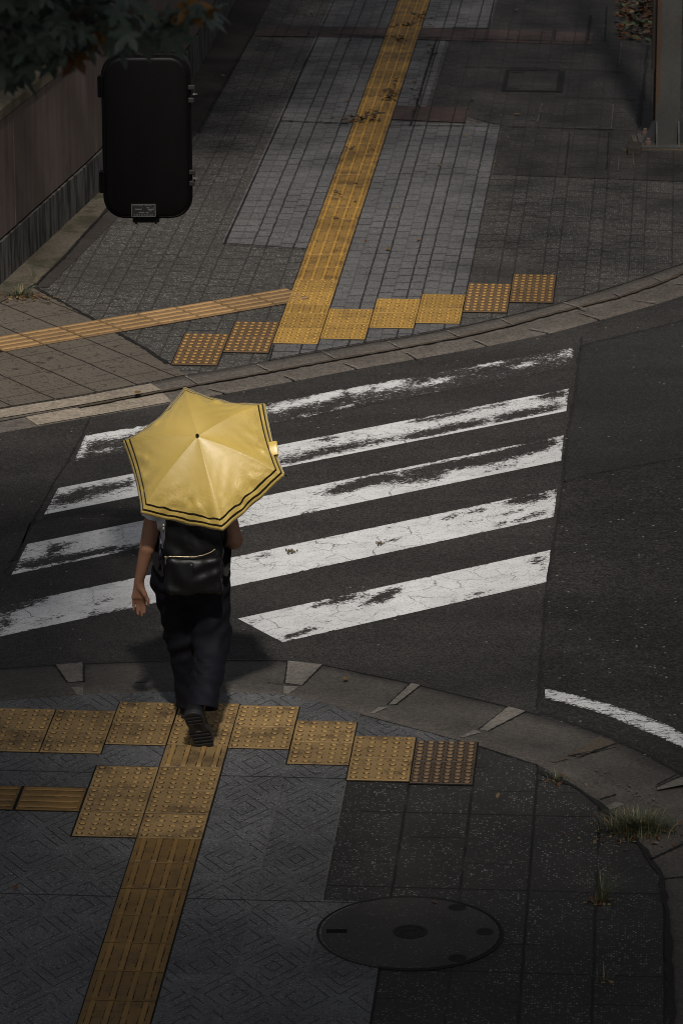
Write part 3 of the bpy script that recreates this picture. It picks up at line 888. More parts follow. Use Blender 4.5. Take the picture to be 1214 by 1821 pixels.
# ------------------------------------------------------------------ tactile tiles
def tile_mesh(name, kind, w=0.2975, l=0.2975, n=5, rows=None, along='v', rdome=0.0135, hd=0.0055, dirt_shade=0.62):
    """x right, y away (0 .. -l towards the viewer)"""
    bm = bmesh.new()
    th = 0.0055
    e = 0.004
    ring = []
    for (ins, z) in ((0, -0.004), (0, th - 0.0018), (e * 0.5, th)):
        ring.append([bm.verts.new(p) for p in ((ins, -ins, z), (w - ins, -ins, z), (w - ins, -l + ins, z), (ins, -l + ins, z))])
    for a, b in zip(ring, ring[1:]):
        for k in range(4):
            bm.faces.new((a[k], b[k], b[(k + 1) % 4], a[(k + 1) % 4]))
    bm.faces.new(ring[-1][::-1])
    if kind == 'dot':
        rows = rows or n
        sp = w / n
        sl = l / rows
        for i in range(n):
            for j in range(rows):
                cx, cy = sp * (i + 0.5), -sl * (j + 0.5)
                asp = sl / sp if rows == n else 1.0
                rr = []
                for (r, z) in ((rdome, th - 0.001), (rdome * 0.80, th + hd * 0.75), (rdome * 0.45, th + hd)):
                    rr.append([bm.verts.new((cx + r * math.cos(2 * math.pi * k / 10), cy + r * asp * math.sin(2 * math.pi * k / 10), z)) for k in range(10)])
                if dirt_shade:  # dark ring at the dome foot, dirt and painted shade together
                    r2 = [bm.verts.new((cx + rdome * 1.32 * math.cos(2 * math.pi * k / 10), cy + rdome * 1.32 * asp * math.sin(2 * math.pi * k / 10), th + 0.0003)) for k in range(10)]
                    r3 = [bm.verts.new((cx + rdome * .93 * math.cos(2 * math.pi * k / 10), cy + rdome * .93 * asp * math.sin(2 * math.pi * k / 10), th + 0.0007)) for k in range(10)]
                    for k in range(10):
                        if random.random() < dirt_shade:
                            f = bm.faces.new((r2[k], r2[(k + 1) % 10], r3[(k + 1) % 10], r3[k])); f.material_index = 1
                for a, b in zip(rr, rr[1:]):
                    for k in range(10):
                        f = bm.faces.new((a[k], a[(k + 1) % 10], b[(k + 1) % 10], b[k])); f.smooth = True
                f = bm.faces.new(rr[-1]); f.smooth = True
    else:
        nb = n
        across, length = (w, l) if along == 'v' else (l, w)
        sp = across / nb
        for i in range(nb):
            c = sp * (i + 0.5)
            h0, h1 = 0.0135, 0.0095
            g0, g1 = 0.006, length - 0.006
            pr = []
            for (hw, z, gg) in ((h0, th - 0.001, 0.0), (h1, th + hd, 0.006)):
                if along == 'v':
                    q = ((c - hw, -g0 - gg), (c + hw, -g0 - gg), (c + hw, -g1 + gg), (c - hw, -g1 + gg))
                else:
                    q = ((g0 + gg, -c + hw), (g1 - gg, -c + hw), (g1 - gg, -c - hw), (g0 + gg, -c - hw))
                pr.append([bm.verts.new((x, y, z)) for x, y in q])
            for k in range(4):
                bm.faces.new((pr[0][k], pr[1][k], pr[1][(k + 1) % 4], pr[0][(k + 1) % 4]))
            bm.faces.new(pr[1][::-1])
            if dirt_shade:
                for sg in (-1, 1):
                    nseg = 9
                    prev = None
                    for q_ in range(nseg + 1):
                        e_ = g0 + (g1 - g0) * q_ / nseg
                        w0, w1 = h0 * .88, h0 * (1.12 + random.uniform(-.12, .16))
                        pts2 = ((c + sg * w0, -e_), (c + sg * w1, -e_)) if along == 'v' else ((e_, -c - sg * w0), (e_, -c - sg * w1))
                        cur = [bm.verts.new((x, y, th + (.0010 if i2 == 0 else .0003))) for i2, (x, y) in enumerate(pts2)]
                        if prev and random.random() < dirt_shade:
                            f = bm.faces.new((prev[0], prev[1], cur[1], cur[0])); f.material_index = 1
                        prev = cur
    bmesh.ops.recalc_face_normals(bm, faces=bm.faces[:])
    me = bpy.data.meshes.new(name)
    bm.to_mesh(me)
    bm.free()
    return me


TM = {}


def tile(fr, u, v, kind, mat, label, group, stretch=1.0, n=5, rows=None, along='v', l=1.0, tilt=True, rd=0.0135):
    key = (kind, mat, stretch, n, rows, along, l, rd)
    if key not in TM:
        TM[key] = tile_mesh('tactile_tile', kind, l=(0.3030 * stretch * l - 0.0095), n=n, rows=rows, along=along, rdome=rd)
        TM[key].materials.append(MAT[mat]); TM[key].materials.append(MAT['t_dirt_shade'])
    o = bpy.data.objects.new('tactile_tile', TM[key])
    COL.objects.link(o)
    p = guv(fr, u, v)
    o.location = p + frame_matrix(fr).to_3x3() @ Vector((0.00275, -0.00275, random.uniform(-0.0006, 0.0006) + 0.0035))
    o.rotation_euler = (random.uniform(-.0025, .0025), random.uniform(-.0025, .0025), fr[2] + random.uniform(-.004, .004))
    return tag(o, label, 'tactile tile', group)


ORD = ['first', 'second', 'third', 'fourth', 'fifth', 'sixth', 'seventh', 'eighth', 'ninth', 'tenth', 'eleventh', 'twelfth', 'thirteenth', 'fourteenth', 'fifteenth', 'sixteenth', 'seventeenth', 'eighteenth', 'nineteenth',
       'twentieth', 'twenty-first', 'twenty-second', 'twenty-third', 'twenty-fourth', 'twenty-fifth', 'twenty-sixth', 'twenty-seventh', 'twenty-eighth', 'twenty-ninth', 'thirtieth', 'thirty-first', 'thirty-second',
       'thirty-third', 'thirty-fourth', 'thirty-fifth', 'thirty-sixth', 'thirty-seventh', 'thirty-eighth', 'thirty-ninth', 'fortieth']
GN = 'tactile tiles of the near pavement'
GF = 'tactile tiles of the far pavement'
cols = ((-2, -2.52, 'leftmost in the row'), (-1, -2.52, 'left of the raised pair'), (0, -2.96, 'just left of the black shoe'), (1, -3.0, 'under the black shoe'), (2, -2.92, 'just right of the black shoe'),
        (3, -2.27, 'two columns right of the shoe'), (4, -1.62, 'beside the brown dotted tiles'))
for u, v0, where in cols:
    for k in (0, 1):
        tile(NEAR, u, v0 + 0.99 * k, 'dot', 't_near', 'yellow dotted near kerb tile, %s, %s one' % (where, ('upper', 'lower')[k]), GN)
for k in (0, 1):
    tile(NEAR, 5, -1.47 + 0.95 * k, 'dot', 't_brown', 'dark brown dotted tile at the right end of the near row, %s one' % ('upper', 'lower')[k], GN, n=6, rows=6, l=0.95, rd=0.0160)
for u in (0, 1):
    for k in range(3):
        tile(NEAR, u, k, 'dot', 't_near', 'yellow dotted tile in the %s of the near block of six, %s column' % (('top row', 'middle row', 'bottom row')[k], ('left', 'right')[u]), GN)
tile(NEAR, 1, -1, 'bar', 't_near', 'yellow barred tile right below the black shoe', GN, n=4)
for k in range(12):
    tile(NEAR, 1, 3 + k, 'bar', 't_orange', 'orange barred tile of the near guide strip, %s below the block of six' % ORD[k], GN, n=4)
for k in range(3):
    tile(NEAR, -1.02 - 1.03 * k, 0.98, 'bar', 't_orange', 'orange tile with sideways bars, %s left of the block of six' % ORD[k], GN, n=4, along='u')

MAT['bed'] = simple('dark_tile_bed', (0.016, 0.014, 0.012), 0.95, 0.1)
def bed(fr, u0, u1, v0, v1):
    struct(sheet('tile_bed', [guv(fr, u0, v0), guv(fr, u1, v0), guv(fr, u1, v1), guv(fr, u0, v1)], 0.0052, MAT['bed'], fr))
for u, v0, _w in cols: bed(NEAR, u - .012, u + 1.012, v0 - .02, v0 + 2.0)
bed(NEAR, 5, 6.02, -1.49, 0.46)
bed(NEAR, -.02, 2.02, -.03, 3.02); bed(NEAR, .99, 2.015, -1.0, -.03); bed(NEAR, .99, 2.015, 3.02, 15); bed(NEAR, -4, -.02, .95, 2.0)
S = 1.28
for u, v0, where in ((1, -2.88, 'just right of the far strip'), (2, -3.88, 'middle of the yellow pairs'), (3, -4.36, 'highest of the yellow pairs')):
    for k in (0, 1):
        tile(FAR, u, v0 + 1.29 * k, 'dot', 't_far', 'yellow dotted far kerb tile, %s, %s one' % (where, ('upper', 'lower')[k]), GF, stretch=S)
for k, (v0, l, kd) in enumerate(((-1.13, 1.0, 'dot'), (-2.40, 1.0, 'dot'), (-3.22, 0.64, 'bar'), (-4.30, 0.84, 'dot'), (-5.42, 0.87, 'dot'))):
    tile(FAR, 0, v0, kd, 't_far', 'bright yellow %s tile at the foot of the far strip, %s from the kerb' % ('dotted' if kd == 'dot' else 'short barred', ORD[k]), GF, stretch=S, l=l, n=5 if kd == 'dot' else 4)
for k in range(32):
    tile(FAR, 0, -5.42 - 1.22 * (k + 1), 'bar', 't_farbar', 'yellow barred tile of the long far strip, %s above its dotted tiles' % ORD[k], GF, stretch=1.22, n=4)
for u, v0, where in ((-1, -1.62, 'left of the yellow strip'), (-2, -0.52, 'leftmost'), (4, -5.42, 'right of the yellow pairs'), (5, -6.36, 'rightmost')):
    for k in (0, 1):
        tile(FAR, u, v0 + 1.29 * k, 'dot', 't_farbrown', 'brown tile with yellow dots by the far kerb, %s, %s one' % (where, ('upper', 'lower')[k]), GF, stretch=S, n=6, rows=5, rd=0.0160)
bed(FAR, -.01, 1.01, -5.44, .15); bed(FAR, -.01, 1.01, -46, -5.44)
for u, v0 in ((1, -2.88), (2, -3.88), (3, -4.36), (-1, -1.62), (-2, -.52), (4, -5.42), (5, -6.36)): bed(FAR, u - .01, u + 1.01, v0 - .02, v0 + 2.60)
bed(SIDE, -5, 4.98, -.01, 1.16)
k = 0
for i in range(-3, 5):
    l = 1.0
    tile(SIDE, i * 1.0085, 0.0, 'bar', 't_side', 'ochre barred tile of the slanting strip, %s from the left edge' % ORD[i + 3], GF, n=4, along='u', stretch=1.0, l=1.16)
# widen these tiles a little along the strip
# ------------------------------------------------------------------ manhole and hatch
def ringmesh(bm, r0, r1, z, n=64):
    a = [bm.verts.new((r0 * math.cos(2 * math.pi * k / n), r0 * math.sin(2 * math.pi * k / n), z)) for k in range(n)]
    b = [bm.verts.new((r1 * math.cos(2 * math.pi * k / n), r1 * math.sin(2 * math.pi * k / n), z)) for k in range(n)]
    for k in range(n): bm.faces.new((a[k], b[k], b[(k + 1) % n], a[(k + 1) % n]))


def lathe(bm, prof, n=64):
    rings = [[bm.verts.new((r * math.cos(2 * math.pi * k / n), r * math.sin(2 * math.pi * k / n), z)) for k in range(n)] for r, z in prof]
    for a, b in zip(rings, rings[1:]):
        for k in range(n): bm.faces.new((a[k], a[(k + 1) % n], b[(k + 1) % n], b[k]))
    return rings


MAT['iron'] = simple('cast_iron', (0.013, 0.012, 0.0115), 0.7, 0.3, 0.2, 0.5)
mm = Mat('manhole_infill', 0.8, 0.35)
c0 = mm.gray(mm.add(0.5, mm.noise(200, 3, 0.7)), (0.036, 0.033, 0.031))
c0, _ = specks(mm, c0, 90, 0.84, (0.16, 0.155, 0.15), 0.7)
MAT['infill'] = mm.out(c0, mm.noise(160, 2), 0.4, 0.004)
mh = empty('manhole_cover', G(729, 1660), 'round dark iron manhole cover set in the near pavement', 'manhole cover')
bm = bmesh.new()
lathe(bm, [(0.408, 0.001), (0.408, 0.0062), (0.404, 0.0068), (0.398, 0.0068), (0.396, 0.0030), (0.389, 0.0030)])
from_bm('rim', bm, MAT['iron'], mh)
bm = bmesh.new()
rg = lathe(bm, [(0.387, 0.0030), (0.387, 0.0060), (0.384, 0.0070), (0.37, 0.0072), (0.10, 0.0072)])
bm.faces.new(rg[-1])
from_bm('lid', bm, MAT['infill'], mh)
bm = bmesh.new()
r1 = lathe(bm, [(0.075, 0.0074), (0.075, 0.0100), (0.065, 0.0105), (0.062, 0.0078), (0.045, 0.0078), (0.042, 0.011), (0.03, 0.011), (0.028, 0.0080)], 32)
bm.faces.new(r1[-1])
from_bm('emblem', bm, MAT['iron'], mh)
MAT['hole'] = simple('dark_hole', (0.009, 0.0085, 0.008), 0.9, 0.1)
for a, rr in ((0, 0.325), (52, 0.345), (-55, 0.345), (178, 0.32)):
    bm = bmesh.new()
    if a == 178:
        box(bm, -0.045, 0.045, -0.020, 0.020, 0.0073, 0.0080, 0.0)
    else:
        rq = lathe(bm, [(0.040, 0.0074), (0.038, 0.0094), (0.026, 0.0096), (0.024, 0.0078)], 20)
        bm.faces.new(rq[-1])
    o = from_bm('lift_slot', bm, MAT['hole'] if a == 178 else MAT['iron'], mh)
    o.location = (rr * math.cos(math.radians(a)), rr * math.sin(math.radians(a)), 0)

hq = [G(899.5, 126.6), G(1005, 128), G(997, 165), G(891, 164)]
hc = sum(hq, Vector()) / 4
hatch = empty('inspection_hatch', hc, 'square paved inspection hatch with a dark rim in the far pavement', 'hatch', rz=FAR[2])
hw, hl = (hq[1] - hq[0]).length / 2, (hq[3] - hq[0]).length / 2
bm = bmesh.new()
for (x0, x1, y0, y1) in ((-hw, hw, -hl, -hl + .05), (-hw, hw, hl - .03, hl), (-hw, -hw + .035, -hl + .05, hl - .03), (hw - .05, hw, -hl + .05, hl - .03)):
    box(bm, x0, x1, y0, y1, 0.0, 0.014)
from_bm('rim', bm, MAT['iron'], hatch)
bm = bmesh.new()
box(bm, -hw + .037, hw - .052, -hl + .052, hl - .032, 0.0, 0.011)
from_bm('lid', bm, MAT['far_worn_dim'], hatch)
for sx in (-1, 1):
    for sy in (-1, 1):
        bm = bmesh.new()
        box(bm, sx * hw * .62 - .05, sx * hw * .62 + .05, sy * hl * .76 - .012, sy * hl * .76 + .012, 0.012, 0.0125)
        from_bm('lift_slot', bm, MAT['iron'], hatch)
hatch.scale = (1, 1, 1)

# ------------------------------------------------------------------ wall on the left
def panel_mat():
    m = Mat('brown_board_panel', 0.7, 0.35)
    # boards run vertically: streaks change along x/y, hardly along z
    v1 = m.vec(m.mul(m.x, 1.0), m.mul(m.y, 1.0), m.mul(m.z, 0.04))
    n1 = m.noise(9, 4, 0.65, v=v1)
    n2 = m.noise(60, 3, 0.65, v=m.vec(m.x, m.y, m.mul(m.z, 0.1)))
    n3 = m.noise(2.2, 3, 0.6)
    f = m.mul(m.add(0.35, m.mul(n1, 1.3)), m.mul(m.add(0.55, m.mul(n2, 0.9)), m.add(0.7, m.mul(n3, 0.6))))
    col = m.gray(f, (0.125, 0.094, 0.081))
    col = m.mix(m.mul(m.step(n1, 0.60, 0.75), 0.4), col, (0.13, 0.10, 0.09))
    return m.out(col, n2, 0.3, 0.004)


def stone_mat():
    m = Mat('streaked_concrete_base', 0.85, 0.3)
    n1 = m.noise(16, 4, 0.7, v=m.vec(m.x, m.y, m.mul(m.z, 0.12)))
    n2 = m.noise(70, 4, 0.7, v=m.vec(m.x, m.y, m.mul(m.z, 0.5)))
    f = m.add(0.6, m.mul(n2, 0.8))
    st = m.step(n1, 0.40, 0.60)
    col = m.mix(st, (0.024, 0.022, 0.020), (0.115, 0.108, 0.10))
    return m.out(m.gray(f, col), n2, 0.4, 0.006)


MAT['panel'] = panel_mat(); MAT['stone'] = stone_mat()
MAT['capm'] = concrete('wall_cap_concrete', (0.13, 0.11, 0.08), moss=(0.055, 0.048, 0.022))
wl = [Vector(p) for p in ((-6.6, 13.2, 0), (-5.0, 18.0, 0), (-3.55, 23.0, 0), (-2.93, 25.6, 0), (-2.382, 28.06, 0), (-1.857, 30.85, 0), (-1.275, 35.25, 0), (-1.01, 38.98, 0), (-0.85, 45, 0), (-0.9, 60, 0), (-1.2, 90, 0))]
wl = wl[3:]
WP = resample(wl, 130)


def wallstrip(name, off0, off1, z0, z1, m, parent, bev=0.0):
    """a band of wall between two offsets to the left of its front line"""
    v, f = [], []
    n = len(WP)
    for i, p in enumerate(WP):
        d = (WP[min(i + 1, n - 1)] - WP[max(i - 1, 0)]).normalized()
        s = Vector((-d.y, d.x, 0))
        pr = [(off0, z0), (off0, z1 - bev), (off0 + bev, z1), (off1, z1), (off1, z0)]
        for (o_, z) in pr: v.append(p + s * o_ + Vector((0, 0, z)))
    k = 5
    for i in range(n - 1):
        for j in range(k):
            a, b = i * k + j, i * k + (j + 1) % k
            f.append((a, b, b + k, a + k))
    f.append(tuple(range(k))[::-1]); f.append(tuple((n - 1) * k + j for j in range(k)))
    me = mesh_py(name, v, f)
    bm = bmesh.new(); bm.from_mesh(me); bmesh.ops.recalc_face_normals(bm, faces=bm.faces[:]); bm.to_mesh(me); bm.free()
    return new_obj(name, me, m, parent)


wall = empty('garden_wall', (0, 0, 0), 'curving brown boarded wall on a streaked concrete base at upper left', 'wall')
wallstrip('concrete_base', -0.012, 0.30, 0.0, 0.302, MAT['stone'], wall)
wallstrip('ledge', 0.010, 0.28, 0.302, 0.318, MAT['hole'], wall)
wallstrip('board_panel', 0.004, 0.26, 0.318, 1.135, MAT['panel'], wall)
wallstrip('shadow_gap', 0.02, 0.24, 1.135, 1.152, MAT['hole'], wall)
wallstrip('coping', -0.012, 0.34, 1.152, 1.235, MAT['capm'], wall, 0.012)
bm = bmesh.new()
for i in (6, 19, 21.5, 33, 36, 48, 63, 78):
    i0 = int(i)
    p = WP[i0]; d = (WP[i0 + 1] - WP[i0]).normalized(); s = Vector((-d.y, d.x, 0))
    q = [p + s * 0.0035 + d * e + Vector((0, 0, z)) for e, z in ((-.007, .319), (.007, .319), (.007, 1.134), (-.007, 1.134))]
    qq = [a - s * 0.004 for a in q]
    va = [bm.verts.new(a) for a in q]; vb = [bm.verts.new(a) for a in qq]
    bm.faces.new(vb)
    for k in range(4): bm.faces.new((va[k], va[(k + 1) % 4], vb[(k + 1) % 4], vb[k]))
MAT['seam'] = simple('board_seam', (0.13, 0.095, 0.08), 0.6)
from_bm('seam', bm, MAT['seam'], wall)

# ------------------------------------------------------------------ pillar at upper right
def rust_mat():
    m = Mat('rusty_painted_steel', 0.55, 0.45, 0.2)
    n1 = m.noise(3.2, 5, 0.7, v=m.vec(m.mul(m.x, 3.5), m.mul(m.y, 3.5), m.mul(m.z, 0.8)))
    n2 = m.noise(30, 4, 0.7)
    f = m.add(0.65, m.mul(n2, 0.7))
    col = m.gray(f, (0.066, 0.066, 0.062))
    edge = m.inv(m.step(m.math('ABSOLUTE', m.add(m.x, 0.083)), 0.008, 0.03))
    r = m.mx(m.step(n1, 0.56, 0.68), m.mul(edge, m.step(m.add(n1, m.mul(m.z, 0.12)), 0.45, 0.6)))
    col = m.mix(m.mul(r, 0.85), col, m.gray(f, (0.085, 0.045, 0.022)))
    return m.out(col, n2, 0.3, 0.004)


MAT['rust'] = rust_mat()
MAT['steel2'] = simple('brown_steel', (0.040, 0.031, 0.028), 0.5, 0.5, 0.2)
px0 = G(1185, 262)
pil = empty('steel_pillar', (px0.x, px0.y, 0), 'rusty grey steel pillar bolted to a base plate at upper right', 'pillar')
PHT = 8.5
bm = bmesh.new()
box(bm, -0.099, 0.099, 0.0, 0.018, 0.03, PHT, 0.003, 1)
box(bm, -0.012, 0.012, 0.018, 0.24, 0.03, PHT)
box(bm, -0.099, 0.099, 0.24, 0.258, 0.03, PHT, 0.003, 1)
for z in (0.62, 1.27, 1.92): box(bm, -0.0995, 0.0995, -0.0012, 0.0, z, z + 0.004)
from_bm('column', bm, MAT['rust'], pil)
bm = bmesh.new()
tube(bm, [(-0.118, 0.06, 0.62), (-0.118, 0.06, PHT)], 0.017, 12)
from_bm('conduit', bm, MAT['steel2'], pil)
bm = bmesh.new()
box(bm, -0.22, 0.22, -0.10, 0.36, 0.012, 0.034, 0.003, 1)
from_bm('base_plate', bm, MAT['rust'], pil)
MAT['steelg'] = simple('grey_steel', (0.034, 0.036, 0.039), 0.6, 0.5, 0.2)
for x in (-0.088, 0.088):
    bm = bmesh.new()
    vs = [(x - .006, 0.0, 0.034), (x - .006, -0.09, 0.034), (x - .006, -0.055, 0.13), (x - .006, -0.012, 0.215), (x - .006, 0.0, 0.215)]
    a = [bm.verts.new(p) for p in vs]; b = [bm.verts.new((p[0] + .012, p[1], p[2])) for p in vs]
    bm.faces.new(a); bm.faces.new(b[::-1])
    for k in range(5): bm.faces.new((a[k], a[(k + 1) % 5], b[(k + 1) % 5], b[k]))
    from_bm('gusset', bm, MAT['steelg'], pil)
for sx in (-1, 1):
    bm = bmesh.new()
    x0, x1 = sx * 0.100, sx * 0.20
    vs = [(x0, .012, .034), (x1, .012, .034), (sx * .17, .012, .10), (sx * .118, .012, .21), (x0, .012, .215)]
    a = [bm.verts.new(p) for p in vs]; b = [bm.verts.new((p[0], p[1] + .012, p[2])) for p in vs]
    bm.faces.new(a); bm.faces.new(b[::-1])
    for k in range(5): bm.faces.new((a[k], a[(k + 1) % 5], b[(k + 1) % 5], b[k]))
    from_bm('gusset', bm, MAT['steelg'], pil)
MAT['capp'] = simple('pinkish_cap', (0.11, 0.070, 0.060), 0.7)
for x, y in ((-0.155, -0.055), (0.155, -0.055), (-0.155, 0.31), (0.155, 0.31)):
    bm = bmesh.new()
    rr = lathe(bm, [(0.028, 0.034), (0.028, 0.06), (0.018, 0.064), (0.018, 0.085), (0.008, 0.09)], 12)
    bm.faces.new(rr[-1])
    o = from_bm('anchor_bolt', bm, MAT['capp'], pil)
    o.location = (x, y, 0)
bm = bmesh.new()
box(bm, -0.26, 0.30, -0.13, 0.40, 0.0, 0.012)
from_bm('grout_pad', bm, MAT['mortar_brown'], pil)
bp = G(1127, 272)
bm = bmesh.new()
box(bm, -0.055, 0.055, -0.10, 0.10, 0.0, 0.075, 0.012, 2)
o = from_bm('stone_block', bm, MAT['brown_slab'])
o.location = bp; o.rotation_euler = (0, 0, FAR[2])
tag(o, 'small brown stone block beside the foot of the steel pillar', 'stone block')

# ------------------------------------------------------------------ leaves, weeds, shrubs, trees
def leaf_mat(name, col, var=0.5, trans=0.15):
    m = Mat(name, 0.5, 0.4)
    n = m.noise(14, 3, 0.6)
    n2 = m.noise(2.0, 3, 0.6)
    return m.out(m.gray(m.add(1 - var, m.mul(m.add(n, n2), var)), col), None)


MAT['leaf_dark'] = leaf_mat('dark_green_leaf', (0.060, 0.080, 0.062))
MAT['leaf_mid'] = leaf_mat('green_leaf', (0.055, 0.085, 0.032))
MAT['leaf_shrub'] = leaf_mat('shrub_leaf', (0.018, 0.030, 0.014))
MAT['leaf_amber'] = leaf_mat('amber_leaf', (0.15, 0.075, 0.014))
MAT['leaf_rust'] = leaf_mat('rust_leaf', (0.095, 0.038, 0.014))
MAT['leaf_straw'] = leaf_mat('straw_leaf', (0.15, 0.11, 0.055))
MAT['bark'] = concrete('tree_bark', (0.07, 0.055, 0.042))
MAT['stem'] = simple('woody_stem', (0.06, 0.045, 0.03))


def leaf_shape(kind):
    """outline points (x along, y across), fan from the base"""
    if kind == 'maple':
        pts = []
        for a, L, wd in ((-118, .52, .13), (-58, .84, .15), (0, 1.0, .16), (58, .84, .15), (118, .52, .13)):
            ar = math.radians(a)
            pts.append((ar, L, wd))
        out = []
        for i, (ar, L, wd) in enumerate(pts):
            for (t, s) in ((0.38, -1), (0.62, -1.0), (1.0, 0), (0.62, 1.0), (0.38, 1)):
                out.append((t * L * math.cos(ar) - s * wd * (1.2 if t == .62 else .95) * math.sin(ar), t * L * math.sin(ar) + s * wd * (1.2 if t == .62 else .95) * math.cos(ar)))
        return out
    if kind == 'oval':
        return [(0, 0), (0.25, -0.22), (0.6, -0.25), (1.0, 0), (0.6, 0.25), (0.25, 0.22)]
    return [(0, 0), (0.3, -0.16), (0.65, -0.14), (1.0, 0), (0.65, 0.14), (0.3, 0.16)]


def leaves_mesh(name, pos, size, kind, mats, matidx=None, droop=0.5, normal=None, curl=0.25):
    """many leaves as one mesh: pos list of Vectors"""
    shp = leaf_shape(kind)
    v, f, mi = [], [], []
    for i, p in enumerate(pos):
        s = size * random.uniform(0.7, 1.25)
        az = random.uniform(0, 2 * math.pi)
        dz = -droop + random.uniform(-0.5, 0.5)
        d = Vector((math.cos(az), math.sin(az), dz)).normalized()
        nrm = Vector((random.uniform(-.7, .7), random.uniform(-.7, .7), 1.0)) if normal is None else normal + Vector((random.uniform(-.5, .5), random.uniform(-.5, .5), random.uniform(-.5, .5)))
        a = d.cross(nrm).normalized()
        nn = a.cross(d).normalized()
        base = len(v)
        for (x, y) in shp:
            v.append(p + d * (x * s) + a * (y * s) + nn * (-curl * s * (x * x * 0.6 + y * y)))
        if kind == 'maple':
            v.append(p + nn * (0.02 * s))
            n = len(shp)
            for k in range(n):
                f.append((base + n, base + k, base + (k + 1) % n))
                mi.append(matidx[i] if matidx else 0)
        else:
            f.append(tuple(range(base, base + len(shp))))
            mi.append(matidx[i] if matidx else 0)
    me = mesh_py(name, v, f)
    for m in mats: me.materials.append(m)
    me.polygons.foreach_set('material_index', mi)
    return me


def limb_mesh(name, paths, m, parent=None):
    bm = bmesh.new()
    for pts, r0, r1 in paths:
        n = len(pts)
        tube(bm, pts, [r0 + (r1 - r0) * i / (n - 1) for i in range(n)], 9)
    return from_bm(name, bm, m, parent, True)


def wander(a, b, n=7, amp=0.08):
    a, b = Vector(a), Vector(b)
    L = (b - a).length
    return [a.lerp(b, i / (n - 1)) + (Vector((random.gauss(0, 1), random.gauss(0, 1), random.gauss(0, .6))) * amp * L * 0.5 if 0 < i < n - 1 else Vector()) for i in range(n)]


def sm(t):
    t = min(1.0, max(0.0, t))
    return t * t * (3 - 2 * t)


def shade_points(T, xr, yr, zr, leaf):
    """crown leaves so dense that the share T(x, y) of the sun reaches the ground below"""
    per = 1.0 / (0.27 * leaf * leaf)
    out = []
    st = 0.25
    ny, nx = int((yr[1] - yr[0]) / st), int((xr[1] - xr[0]) / st)
    for j in range(ny):
        for i in range(nx):
            x0, y0 = xr[0] + st * i, yr[0] + st * j
            lam = -math.log(max(T(x0 + st / 2, y0 + st / 2), 0.03)) * st * st * per
            for _ in range(int(lam + random.random())):
                x, y, z = x0 + random.random() * st, y0 + random.random() * st, random.uniform(*zr)
                k = z / SUN.z
                out.append(Vector((x + SUN.x * k, y + SUN.y * k, z)))
    return out


# the tree whose low branch hangs into the upper left corner; its crown is added unseen, shaped to dim the near ground
maple = empty('maple_tree', (-3.4, 8.2, 0), 'maple with dark green star shaped leaves hanging in at the upper left corner', 'tree')
MP = Vector((-3.4, 8.2, 0))
def loc(p): return Vector(p) - MP
tr = [(-3.4, 8.2, -.1), (-3.35, 8.15, 1.5), (-3.45, 8.1, 3.5), (-3.3, 8.0, 5.2), (-3.1, 7.7, 7.5), (-2.9, 7.2, 10), (-2.8, 7.0, 12.4)]
limb_mesh('trunk', [([loc(p) for p in tr], 0.19, 0.05)], MAT['bark'], maple)
br = [([(-3.32, 8.02, 5.0), (-2.4, 8.05, 5.75), (-1.6, 8.1, 5.95), (-1.0, 8.0, 5.86), (-0.62, 8.0, 5.68), (-0.30, 8.02, 5.66)], 0.06, 0.005),
      ([(-1.3, 8.05, 5.9), (-0.95, 7.9, 5.72), (-0.66, 7.85, 5.60)], 0.015, 0.003),
      ([(-0.95, 8.0, 5.84), (-0.70, 8.15, 5.74), (-0.5, 8.2, 5.66), (-0.42, 8.2, 5.6)], 0.012, 0.003)]
for e in ((0.3, 6.0, 10.5), (2.2, 4.6, 11.2), (-1.2, 5.5, 11.8), (1.2, 6.8, 9.6), (-5.2, 6.4, 10.8), (-2.4, 9.0, 12.0), (-1.0, 3.6, 10.2), (-4.4, 9.8, 11.0), (-2.0, 7.6, 9.0)):
    a = Vector((-3.05, 7.6, random.uniform(6.8, 9.0)))
    br.append((wander(a, e, 6, 0.12), 0.05, 0.01))
limb_mesh('branches', [([loc(p) for p in pts], a, b) for pts, a, b in br], MAT['bark'], maple)


def near_light(x, y):  # share of sun let through, falling off towards the edges of the view
    t = 1 - sm((19.4 - y) / 3.5)
    t *= 1 - 0.28 * sm((22.6 - y) / 3.0)
    wv_ = sm((25.0 - y) / 2.6)
    t *= 1 - 0.90 * sm((-0.50 - x) / 1.10) * wv_
    t *= 1 - 0.40 * sm((x - 0.55) / 1.4) * sm((26.5 - y) / 3)
    if y < 14.2 and x > 0.4: t = max(t, 0.35)
    return t


